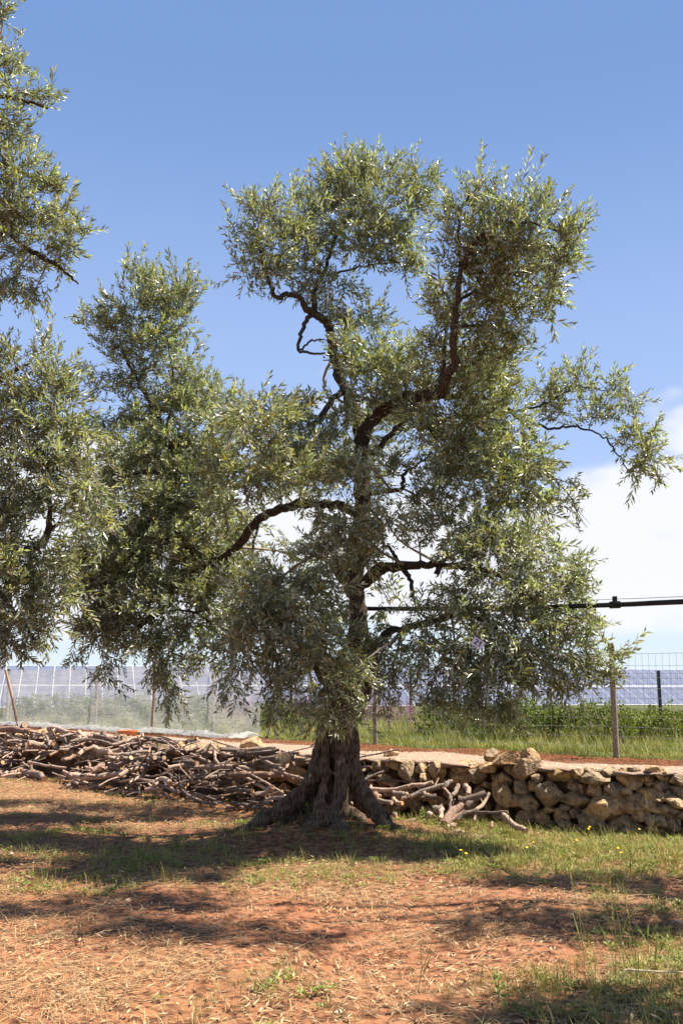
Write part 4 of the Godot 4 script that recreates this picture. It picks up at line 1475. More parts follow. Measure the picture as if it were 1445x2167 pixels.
var CLUMPS := {
		"top": [[V(0.23, 8.80, -0.70), 0.13, 0.19, 0.50, 1.0], [V(0.58, 8.52, -0.70), 0.49, 0.27, 1.00, 0.9], [V(1.08, 8.27, -0.50), 0.33, 0.27, 0.90, 0.7], [V(0.07, 8.31, -0.70), 0.42, 0.36, 1.00, 0.9], [V(-0.12, 8.46, -0.60), 0.18, 0.18, 0.60, 1.0], [V(0.57, 7.93, -0.50), 0.60, 0.36, 1.10, 0.5], [V(-0.37, 7.81, -0.40), 0.33, 0.30, 0.80, 0.8], [V(0.32, 7.48, -0.40), 0.53, 0.33, 1.10, 0.3], [V(0.87, 7.50, -0.30), 0.35, 0.26, 0.90, 0.3], [V(0.95, 6.99, -0.20), 0.24, 0.16, 1.00, 0.0], [V(0.56, 7.14, -0.30), 0.29, 0.15, 0.70, 0.2], [V(-1.00, 7.57, 0.20), 0.28, 0.17, 0.80, 0.9], [V(-0.71, 7.49, 0.10), 0.37, 0.31, 1.00, 0.7], [V(-1.23, 7.32, 0.20), 0.11, 0.14, 0.40, 1.0], [V(-0.87, 7.00, 0.20), 0.37, 0.31, 1.10, 0.4], [V(-0.42, 7.12, -0.20), 0.32, 0.35, 0.90, 0.4], [V(-0.98, 6.63, 0.20), 0.23, 0.18, 0.60, 0.2], [V(-0.36, 6.78, -0.30), 0.24, 0.21, 0.70, 0.3], [V(-0.05, 6.82, -0.40), 0.33, 0.21, 0.60, 0.2]],
		"right_top": [[V(1.26, 6.40, 1.60), 0.14, 0.30, 0.40, 0.7], [V(1.72, 6.36, 1.70), 0.34, 0.29, 0.88, 0.6], [V(2.49, 6.21, 1.90), 0.19, 0.19, 0.64, 0.5], [V(1.43, 6.23, 1.50), 0.25, 0.20, 0.64, 0.5], [V(1.59, 7.08, 1.60), 0.22, 0.20, 0.77, 1.0], [V(1.53, 6.68, 1.60), 0.30, 0.27, 0.77, 0.8], [V(1.92, 6.80, 1.80), 0.32, 0.24, 0.86, 0.9], [V(2.25, 6.75, 1.90), 0.22, 0.19, 0.67, 0.9], [V(2.47, 6.48, 2.00), 0.20, 0.19, 0.77, 0.7], [V(2.09, 6.37, 1.90), 0.43, 0.24, 0.96, 0.6], [V(1.83, 6.29, 1.60), 0.40, 0.25, 0.96, 0.5], [V(2.33, 6.05, 1.90), 0.26, 0.22, 0.86, 0.4], [V(1.65, 6.05, 1.40), 0.38, 0.25, 0.96, 0.4], [V(2.08, 6.04, 1.30), 0.46, 0.26, 0.96, 0.4], [V(2.42, 5.85, 1.20), 0.20, 0.16, 0.58, 0.2], [V(1.19, 5.80, 1.20), 0.28, 0.28, 0.96, 0.4], [V(1.61, 5.69, 1.20), 0.44, 0.26, 0.96, 0.3], [V(2.05, 5.67, 1.10), 0.31, 0.23, 0.86, 0.3], [V(1.70, 5.40, 0.90), 0.45, 0.24, 0.96, 0.3], [V(1.10, 5.48, 1.00), 0.21, 0.21, 0.67, 0.4], [V(1.28, 6.90, 1.50), 0.15, 0.20, 0.48, 0.6]],
		"mid": [[V(0.37, 6.25, -0.10), 0.35, 0.29, 0.90, 0.5], [V(0.30, 5.67, 0.30), 0.39, 0.28, 0.90, 0.4], [V(0.53, 5.37, 0.30), 0.39, 0.25, 1.00, 0.4], [V(0.86, 5.48, 0.50), 0.30, 0.27, 0.90, 0.5], [V(-0.11, 6.46, -0.30), 0.21, 0.18, 0.60, 0.4], [V(1.22, 5.21, 0.80), 0.40, 0.24, 1.00, 0.4], [V(0.90, 5.10, 0.60), 0.44, 0.22, 1.00, 0.3], [V(0.41, 5.02, 0.30), 0.31, 0.22, 0.90, 0.3], [V(0.07, 4.87, 0.20), 0.28, 0.28, 0.70, 0.2], [V(1.94, 5.28, 0.40), 0.33, 0.25, 0.90, 0.3], [V(1.64, 5.31, 0.50), 0.25, 0.19, 0.80, 0.4]],
		"right": [[V(0.94, 3.41, 0.60), 0.24, 0.24, 0.60, -0.1], [V(1.22, 3.60, 0.50), 0.27, 0.22, 0.60, 0.0], [V(2.28, 3.36, 0.60), 0.30, 0.22, 0.80, -0.1], [V(2.15, 4.08, 0.60), 0.33, 0.27, 0.60, 0.0], [V(1.39, 4.76, 0.60), 0.46, 0.27, 1.20, 0.3], [V(1.94, 4.84, 0.30), 0.42, 0.28, 1.10, 0.3], [V(1.06, 4.64, 0.60), 0.27, 0.24, 0.70, 0.2], [V(1.62, 4.33, 0.50), 0.52, 0.30, 1.20, 0.1], [V(2.17, 4.40, 0.20), 0.39, 0.31, 1.10, 0.1], [V(1.27, 4.02, 0.60), 0.41, 0.30, 0.80, 0.1], [V(1.95, 3.90, 0.40), 0.44, 0.30, 1.10, 0.0], [V(2.38, 3.82, 0.20), 0.25, 0.28, 0.80, -0.1], [V(1.60, 3.54, 0.50), 0.41, 0.27, 1.00, 0.0], [V(1.00, 3.76, 0.50), 0.25, 0.25, 0.50, 0.0], [V(2.60, 4.27, 0.00), 0.20, 0.14, 0.50, 0.1], [V(2.65, 5.38, -0.30), 0.26, 0.21, 0.70, 0.6], [V(3.04, 5.51, -0.30), 0.26, 0.24, 0.60, 0.8], [V(3.42, 5.38, -0.30), 0.24, 0.21, 0.70, 0.6], [V(2.81, 5.07, -0.30), 0.29, 0.18, 0.80, 0.2], [V(3.26, 5.04, -0.20), 0.29, 0.17, 0.70, 0.3], [V(3.68, 5.16, -0.20), 0.22, 0.17, 0.60, 0.5], [V(3.72, 4.69, 0.00), 0.26, 0.20, 0.90, 0.2], [V(3.70, 4.31, 0.10), 0.24, 0.26, 1.00, -0.1], [V(3.92, 4.13, 0.10), 0.11, 0.11, 0.30, 0.0], [V(2.72, 3.88, -0.10), 0.26, 0.14, 0.50, 0.2], [V(2.85, 4.11, -0.10), 0.23, 0.07, 0.20, 0.2], [V(2.94, 3.59, -0.10), 0.17, 0.06, 0.12, 0.0]],
		"low_right": [[V(1.96, 3.21, 0.90), 0.50, 0.26, 1.02, -0.1], [V(1.54, 3.00, 0.90), 0.42, 0.24, 0.94, -0.1], [V(2.28, 2.92, 1.10), 0.42, 0.26, 0.94, -0.1], [V(2.63, 2.82, 1.10), 0.23, 0.18, 0.59, 0.3], [V(1.89, 2.65, 1.20), 0.51, 0.28, 1.02, -0.2], [V(2.39, 2.50, 1.20), 0.41, 0.26, 0.94, -0.1], [V(2.71, 2.30, 1.20), 0.21, 0.21, 0.68, 0.1], [V(1.41, 2.57, 1.00), 0.37, 0.26, 0.85, -0.2], [V(1.53, 2.15, 1.20), 0.44, 0.31, 1.10, -0.3], [V(1.96, 2.14, 1.30), 0.43, 0.31, 1.02, -0.3], [V(2.40, 2.05, 1.30), 0.36, 0.26, 0.94, -0.2], [V(2.79, 1.90, 1.30), 0.26, 0.18, 0.77, 0.1], [V(2.93, 1.73, 1.30), 0.16, 0.10, 0.59, 0.2], [V(1.70, 1.75, 1.30), 0.41, 0.26, 0.94, -0.4], [V(2.19, 1.75, 1.30), 0.36, 0.23, 0.85, -0.3], [V(2.58, 1.61, 1.30), 0.26, 0.15, 0.59, -0.1], [V(1.28, 1.76, 1.10), 0.34, 0.29, 1.02, -0.5], [V(1.42, 1.41, 1.10), 0.36, 0.20, 0.77, -0.6], [V(1.75, 1.36, 1.20), 0.26, 0.15, 0.59, -0.5], [V(1.00, 2.06, 0.90), 0.32, 0.29, 0.94, -0.4], [V(0.91, 2.48, 0.80), 0.27, 0.27, 0.51, -0.2], [V(0.70, 1.71, 0.60), 0.19, 0.27, 0.59, -0.6], [V(0.66, 2.70, -0.50), 0.17, 0.24, 0.42, 0.0], [V(0.60, 1.40, 0.50), 0.14, 0.15, 0.34, -0.7]],
		"centre": [[V(-1.32, 4.35, 0.40), 0.28, 0.28, 0.60, 0.2], [V(-0.71, 5.10, -0.40), 0.36, 0.24, 0.60, 0.4], [V(-0.29, 4.34, -0.60), 0.36, 0.30, 0.60, 0.0], [V(-0.79, 4.39, -0.80), 0.31, 0.31, 0.50, 0.0], [V(-1.49, 3.97, -0.60), 0.30, 0.27, 0.60, 0.0], [V(-0.38, 4.96, 0.30), 0.28, 0.17, 0.60, 0.3], [V(-0.74, 4.55, 1.50), 0.35, 0.23, 0.90, 0.4], [V(-1.13, 4.84, 0.70), 0.24, 0.22, 0.80, 0.6], [V(-0.84, 4.24, 1.50), 0.30, 0.25, 0.80, 0.0], [V(-0.49, 4.47, 0.40), 0.33, 0.30, 1.00, 0.0], [V(-0.10, 4.37, 0.30), 0.31, 0.34, 1.00, 0.0], [V(-0.34, 3.87, 1.30), 0.33, 0.26, 1.00, 0.0], [V(-0.81, 3.99, 0.50), 0.33, 0.22, 0.80, 0.0], [V(0.17, 3.87, 1.30), 0.26, 0.26, 0.90, 0.0], [V(0.63, 4.12, 0.40), 0.25, 0.33, 0.70, 0.1], [V(0.53, 3.44, 1.40), 0.30, 0.25, 0.90, -0.1], [V(0.07, 3.34, 1.40), 0.30, 0.25, 1.10, -0.1], [V(0.34, 3.20, 0.60), 0.30, 0.24, 1.00, -0.1], [V(-0.03, 3.02, 1.50), 0.28, 0.20, 1.00, -0.1], [V(-1.13, 3.97, 0.60), 0.27, 0.24, 0.80, 0.0], [V(-0.59, 4.55, 0.50), 0.22, 0.27, 0.70, 0.0]],
		"low_centre": [[V(-0.13, 2.63, 1.40), 0.38, 0.23, 0.94, -0.2], [V(-0.52, 2.72, 1.50), 0.30, 0.23, 0.70, 0.2], [V(-0.41, 2.32, 1.60), 0.45, 0.30, 1.01, -0.2], [V(-0.84, 2.41, 1.70), 0.39, 0.29, 1.01, -0.2], [V(0.02, 2.22, 0.80), 0.32, 0.32, 0.55, -0.3], [V(-0.69, 2.03, 1.70), 0.44, 0.25, 0.94, -0.4], [V(-0.22, 1.84, 1.60), 0.40, 0.27, 1.01, -0.4], [V(0.17, 1.75, 1.50), 0.28, 0.30, 0.50, -0.4], [V(-1.10, 2.01, 1.00), 0.29, 0.26, 0.78, -0.4], [V(-0.55, 1.65, 1.60), 0.30, 0.17, 0.62, -0.5], [V(-0.07, 1.46, 1.50), 0.30, 0.20, 0.50, -0.6], [V(0.27, 1.37, 1.40), 0.23, 0.18, 0.62, -0.6], [V(-1.02, 1.65, 1.70), 0.17, 0.22, 0.47, -0.8], [V(-0.41, 1.37, 1.50), 0.28, 0.18, 0.39, -0.6], [V(-0.07, 1.21, 1.50), 0.13, 0.11, 0.47, -0.8], [V(-0.97, 2.84, 0.90), 0.32, 0.21, 0.70, 0.0], [V(0.49, 2.02, 0.70), 0.22, 0.32, 0.70, -0.3], [V(-0.69, 1.41, 0.90), 0.16, 0.15, 0.31, -0.7]],
		"left": [[V(-3.49, 6.05, -2.00), 0.27, 0.34, 0.48, 0.4], [V(-3.37, 5.32, -1.90), 0.30, 0.33, 0.72, 0.2], [V(-3.16, 4.59, -1.70), 0.33, 0.33, 0.84, 0.1], [V(-1.51, 5.24, -1.60), 0.33, 0.29, 0.72, 0.4], [V(-3.34, 4.02, -1.50), 0.29, 0.29, 0.84, -0.1], [V(-2.95, 7.75, -2.40), 0.31, 0.28, 0.96, 1.0], [V(-2.44, 7.60, -2.40), 0.38, 0.28, 0.96, 0.8], [V(-3.00, 7.30, -2.40), 0.48, 0.31, 1.20, 0.6], [V(-2.43, 7.15, -2.40), 0.31, 0.31, 1.08, 0.5], [V(-3.64, 7.15, -2.40), 0.31, 0.15, 0.84, 0.4], [V(-3.29, 6.81, -2.50), 0.35, 0.31, 1.08, 0.5], [V(-2.76, 6.63, -2.40), 0.48, 0.34, 1.20, 0.4], [V(-2.24, 6.30, -2.30), 0.34, 0.31, 0.96, 0.5], [V(-3.03, 6.18, -2.40), 0.31, 0.28, 0.84, 0.3], [V(-2.28, 5.76, -2.20), 0.44, 0.34, 1.20, 0.3], [V(-1.94, 5.90, -2.20), 0.27, 0.27, 0.96, 0.6], [V(-2.85, 5.57, -2.30), 0.41, 0.31, 1.08, 0.2], [V(-1.98, 5.23, -2.10), 0.41, 0.34, 1.32, 0.1], [V(-2.50, 5.07, -2.00), 0.47, 0.34, 1.32, 0.1], [V(-1.75, 4.79, -2.00), 0.40, 0.34, 1.20, 0.0], [V(-2.12, 4.54, -1.80), 0.46, 0.33, 1.32, 0.0], [V(-2.90, 4.79, -1.70), 0.39, 0.30, 1.08, 0.1], [V(-2.59, 4.17, -1.60), 0.52, 0.36, 1.44, -0.1], [V(-1.89, 4.05, -1.70), 0.49, 0.33, 1.32, -0.1], [V(-2.95, 3.89, -1.50), 0.45, 0.32, 1.32, -0.1], [V(-1.45, 3.95, -1.90), 0.33, 0.30, 0.96, 0.0]],
		"low_left": [[V(-2.43, 3.63, -1.50), 0.55, 0.36, 1.62, -0.1], [V(-1.86, 3.51, -1.60), 0.46, 0.26, 1.25, -0.1], [V(-3.10, 3.35, -1.40), 0.45, 0.32, 1.50, -0.2], [V(-2.58, 3.16, -1.40), 0.54, 0.35, 1.62, -0.2], [V(-3.18, 2.90, -1.30), 0.38, 0.32, 1.50, -0.3], [V(-2.67, 2.65, -1.30), 0.57, 0.29, 1.38, -0.2], [V(-2.03, 2.98, -1.50), 0.48, 0.29, 1.38, -0.2], [V(-1.60, 3.19, -1.60), 0.39, 0.26, 1.25, -0.1], [V(-1.64, 2.67, -1.50), 0.39, 0.29, 1.12, -0.2], [V(-1.99, 2.35, -1.40), 0.38, 0.26, 1.00, -0.4], [V(-3.03, 2.40, -1.30), 0.35, 0.25, 1.25, -0.4], [V(-2.47, 2.28, -1.30), 0.38, 0.22, 1.12, -0.5], [V(-2.21, 1.91, -1.30), 0.27, 0.29, 1.12, -0.8], [V(-2.11, 1.49, -1.30), 0.19, 0.19, 0.62, -0.9], [V(-2.93, 1.85, -1.20), 0.19, 0.25, 0.56, -0.8], [V(-1.80, 1.98, -1.40), 0.19, 0.19, 0.62, -0.6], [V(-3.34, 2.40, -1.30), 0.19, 0.19, 0.75, -0.4], [V(-3.39, 1.97, -1.30), 0.19, 0.11, 0.38, -0.5]],
		"back": [[V(-3.04, 4.96, -3.40), 0.66, 0.52, 0.78, 0.0], [V(-2.31, 4.10, -3.60), 0.67, 0.52, 0.78, -0.1], [V(-3.27, 3.42, -3.00), 0.65, 0.43, 0.78, -0.1], [V(-1.52, 3.59, -3.20), 0.51, 0.44, 0.78, -0.1], [V(-0.80, 4.87, -3.00), 0.50, 0.43, 0.78, 0.0], [V(-0.35, 3.51, -2.60), 0.49, 0.42, 0.78, -0.1], [V(-1.06, 2.86, -3.00), 0.58, 0.43, 0.78, -0.2], [V(-0.34, 2.47, -2.40), 0.48, 0.34, 0.78, -0.3], [V(0.97, 5.46, -2.40), 0.55, 0.41, 0.91, 0.1], [V(1.82, 5.00, -2.00), 0.54, 0.47, 0.91, 0.1], [V(0.34, 4.98, -2.20), 0.41, 0.41, 0.65, 0.1], [V(-1.93, 5.98, -3.20), 0.44, 0.36, 0.65, 0.2], [V(1.92, 5.86, -0.60), 0.42, 0.30, 0.78, 0.3]]}

var LEFT_LIMBS := [
		["limb", 0.200, 0.100, [V(0.15, 1.51, 0.00), V(0.25, 2.39, 0.10), V(0.32, 3.40, 0.10), V(0.35, 4.45, 0.10), V(0.34, 5.57, 0.00), V(0.42, 6.71, 0.00), V(0.45, 7.88, 0.00), V(0.55, 8.92, 0.00)]],
		["limb", 0.090, 0.020, [V(0.25, 2.34, 0.10), V(0.75, 2.67, 0.30), V(1.13, 2.92, 0.30), V(1.44, 3.06, 0.20), V(1.65, 3.26, 0.20), V(1.64, 3.64, 0.20), V(1.59, 4.01, 0.20)]],
		["branch", 0.030, 0.012, [V(1.63, 3.26, 0.20), V(1.75, 3.34, 0.20), V(1.95, 3.34, 0.30)]],
		["limb", 0.070, 0.012, [V(0.35, 4.45, 0.10), V(0.73, 4.69, 0.20), V(1.08, 4.96, 0.20), V(1.32, 5.12, 0.20)]],
		["limb", 0.070, 0.010, [V(0.34, 5.57, 0.00), V(0.59, 6.32, 0.10), V(0.88, 6.72, 0.10), V(1.30, 6.44, 0.20), V(1.63, 6.22, 0.20), V(1.82, 6.05, 0.20)]],
		["limb", 0.050, 0.010, [V(0.49, 7.17, 0.00), V(0.83, 7.53, 0.10), V(1.17, 7.41, 0.10), V(1.55, 7.24, 0.10)]],
		["branch", 0.035, 0.010, [V(0.49, 8.12, 0.00), V(0.78, 8.39, 0.10), V(1.11, 8.33, 0.10), V(1.34, 8.27, 0.10)]],
		["branch", 0.030, 0.008, [V(0.75, 2.67, 0.30), V(1.20, 2.69, 0.60), V(1.44, 2.44, 0.70), V(1.64, 2.21, 0.70), V(1.74, 2.07, 0.70)]],
		["limb", 0.090, 0.030, [V(0.32, 3.40, 0.10), V(-0.62, 4.56, -0.30), V(-1.37, 5.76, -0.50), V(-1.77, 6.95, -0.50)]],
		["limb", 0.080, 0.030, [V(0.26, 2.89, 0.10), V(0.03, 4.14, -0.90), V(-0.19, 5.51, -1.50), V(-0.15, 6.91, -1.80)]]]

var LEFT_CLUMPS := {
		"upper": [[V(0.67, 9.60, 0.00), 0.18, 0.21, 0.80, 1.0], [V(0.74, 9.04, 0.00), 0.23, 0.28, 0.90, 0.8], [V(1.00, 8.48, 0.10), 0.28, 0.15, 0.90, 0.4], [V(1.30, 8.39, 0.10), 0.15, 0.09, 0.80, 0.3], [V(0.37, 9.10, 0.00), 0.31, 0.41, 0.70, 0.5], [V(0.86, 8.00, 0.10), 0.33, 0.26, 1.10, 0.4], [V(0.38, 8.06, 0.00), 0.36, 0.41, 0.70, 0.3], [V(1.00, 7.41, 0.10), 0.46, 0.26, 1.10, 0.5], [V(1.44, 7.30, 0.10), 0.20, 0.15, 0.80, 0.7], [V(0.98, 6.95, 0.10), 0.48, 0.28, 1.30, 0.3], [V(1.46, 6.89, 0.10), 0.28, 0.20, 1.00, 0.4], [V(1.72, 6.64, 0.20), 0.20, 0.15, 0.90, 0.2], [V(1.25, 6.44, 0.20), 0.40, 0.18, 0.90, 0.1], [V(1.63, 6.33, 0.20), 0.16, 0.14, 0.70, -0.2], [V(1.06, 6.11, 0.20), 0.35, 0.23, 0.80, -0.1], [V(1.33, 5.91, 0.20), 0.20, 0.13, 0.70, -0.3], [V(0.46, 6.82, 0.00), 0.41, 0.46, 0.80, 0.0], [V(0.66, 5.77, 0.20), 0.20, 0.10, 0.40, -0.3]],
		"middle": [[V(1.07, 5.34, 0.10), 0.31, 0.19, 0.50, 0.9], [V(1.49, 5.32, 0.10), 0.23, 0.20, 0.40, 1.0], [V(1.33, 4.96, 0.20), 0.43, 0.25, 1.00, 0.7], [V(1.70, 4.80, 0.20), 0.23, 0.23, 0.80, 0.7], [V(1.20, 4.53, 0.20), 0.45, 0.28, 1.20, 0.4], [V(1.70, 4.40, 0.30), 0.33, 0.25, 1.10, 0.3], [V(1.37, 4.03, 0.30), 0.48, 0.28, 1.30, 0.2], [V(1.90, 3.91, 0.40), 0.27, 0.25, 1.00, 0.1], [V(0.69, 4.72, 0.10), 0.46, 0.46, 0.90, 0.2], [V(1.49, 3.62, 0.30), 0.45, 0.23, 1.20, 0.0], [V(2.07, 3.52, 0.60), 0.29, 0.22, 1.00, -0.2], [V(2.28, 3.24, 0.80), 0.29, 0.14, 0.80, -0.4]],
		"lower": [[V(1.29, 3.30, 0.40), 0.40, 0.25, 1.20, 0.0], [V(1.70, 2.96, 0.40), 0.30, 0.27, 1.00, -0.1], [V(1.35, 2.84, 0.50), 0.39, 0.27, 1.30, -0.1], [V(1.74, 2.54, 0.60), 0.27, 0.22, 1.10, -0.2], [V(1.41, 2.40, 0.60), 0.36, 0.24, 1.30, -0.3], [V(1.78, 2.21, 0.70), 0.22, 0.17, 0.90, -0.4], [V(1.43, 2.02, 0.60), 0.29, 0.19, 1.10, -0.5], [V(0.78, 3.13, 0.20), 0.40, 0.51, 0.80, -0.1], [V(0.83, 2.23, 0.30), 0.40, 0.35, 0.80, -0.4], [V(1.94, 2.70, 0.50), 0.20, 0.25, 0.70, -0.2]],
		"hidden": [[V(-0.88, 8.43, -0.40), 0.69, 0.69, 0.50, 0.2], [V(-0.67, 6.60, -0.40), 0.75, 0.80, 0.50, 0.1], [V(-0.80, 4.87, -0.40), 0.85, 0.80, 0.50, 0.0], [V(-0.56, 3.19, -0.20), 0.79, 0.79, 0.50, -0.2], [V(-1.79, 7.25, -0.50), 0.70, 0.81, 0.40, 0.0], [V(-1.70, 5.18, -0.50), 0.70, 0.92, 0.40, -0.1], [V(-1.00, 6.17, -1.60), 0.71, 0.83, 0.50, 0.1], [V(-0.22, 4.28, -1.50), 0.76, 0.76, 0.50, 0.0]]}

var STONES := [
	[0.81, 0.64, 0.40, 0.24], [0.34, 0.60, 0.41, 0.19], [0.86, 0.44, 0.26, 0.18], [0.67, 0.47, 0.16, 0.16], [0.60, 0.56, 0.15, 0.10], [1.11, 0.51, 0.24, 0.19], [1.05, 0.33, 0.28, 0.26], [0.93, 0.27, 0.23, 0.21], [0.73, 0.27, 0.35, 0.19], [0.45, 0.37, 0.38, 0.28], [0.13, 0.33, 0.39, 0.21], [0.19, 0.51, 0.17, 0.15], [0.08, 0.46, 0.12, 0.13], [-0.08, 0.45, 0.21, 0.17], [-0.12, 0.58, 0.40, 0.18], [0.08, 0.63, 0.17, 0.12], [-0.03, 0.68, 0.12, 0.07], [-0.24, 0.66, 0.22, 0.10], [-0.47, 0.61, 0.40, 0.20], [-0.56, 0.70, 0.15, 0.07], [-0.74, 0.69, 0.20, 0.11], [-0.69, 0.62, 0.16, 0.10], [-0.88, 0.65, 0.16, 0.13], [-1.05, 0.61, 0.21, 0.13], [-0.86, 0.53, 0.23, 0.15], [-0.73, 0.55, 0.15, 0.10], [-1.05, 0.50, 0.26, 0.12], [-0.31, 0.47, 0.28, 0.15], [-0.74, 0.45, 0.46, 0.15], [-0.48, 0.47, 0.15, 0.10], [-0.56, 0.39, 0.25, 0.13], [-0.23, 0.28, 0.57, 0.28], [-0.77, 0.32, 0.27, 0.14], [-1.02, 0.39, 0.28, 0.13], [-0.58, 0.28, 0.24, 0.13], [-0.97, 0.27, 0.24, 0.15], [-0.04, 0.11, 0.39, 0.25], [-0.37, 0.11, 0.36, 0.19], [-0.62, 0.19, 0.24, 0.13], [-0.79, 0.17, 0.29, 0.15], [0.34, 0.13, 0.23, 0.21], [0.49, 0.19, 0.18, 0.09], [0.17, 0.18, 0.12, 0.11], [0.71, 0.10, 0.24, 0.15], [0.58, 0.09, 0.21, 0.16], [0.82, 0.07, 0.21, 0.16], [-0.94, 0.14, 0.29, 0.15], [0.26, 0.04, 0.20, 0.12], [-0.24, 0.03, 0.27, 0.12], [-0.56, 0.05, 0.28, 0.13], [-0.78, 0.05, 0.23, 0.10], [0.12, 0.00, 0.16, 0.10], [0.48, 0.01, 0.22, 0.10], [-1.08, 0.23, 0.14, 0.11], [-0.93, 0.44, 0.14, 0.10], [0.27, 0.23, 0.13, 0.08], [0.04, 0.20, 0.13, 0.08], [2.92, 0.60, 0.29, 0.18], [2.69, 0.64, 0.25, 0.15], [2.47, 0.55, 0.29, 0.23], [2.26, 0.60, 0.17, 0.13], [2.14, 0.63, 0.08, 0.06], [2.00, 0.57, 0.28, 0.20], [1.67, 0.63, 0.36, 0.15], [2.79, 0.45, 0.23, 0.15], [3.20, 0.45, 0.24, 0.15], [3.26, 0.55, 0.10, 0.09], [3.11, 0.55, 0.08, 0.07], [1.45, 0.55, 0.21, 0.18], [1.31, 0.64, 0.24, 0.14], [1.70, 0.50, 0.30, 0.16], [2.65, 0.39, 0.12, 0.09], [1.17, 0.48, 0.11, 0.19], [2.17, 0.50, 0.16, 0.11], [3.32, 0.36, 0.19, 0.13], [2.37, 0.44, 0.16, 0.09], [3.02, 0.46, 0.12, 0.11], [5.06, 0.52, 0.34, 0.16], [4.83, 0.48, 0.22, 0.15], [4.86, 0.59, 0.15, 0.09], [4.69, 0.61, 0.19, 0.11], [4.27, 0.60, 0.29, 0.18], [4.29, 0.41, 0.34, 0.24], [4.59, 0.43, 0.28, 0.20], [5.32, 0.55, 0.13, 0.09], [4.65, 0.55, 0.15, 0.08], [5.44, 0.47, 0.15, 0.10], [4.47, 0.56, 0.13, 0.10]]

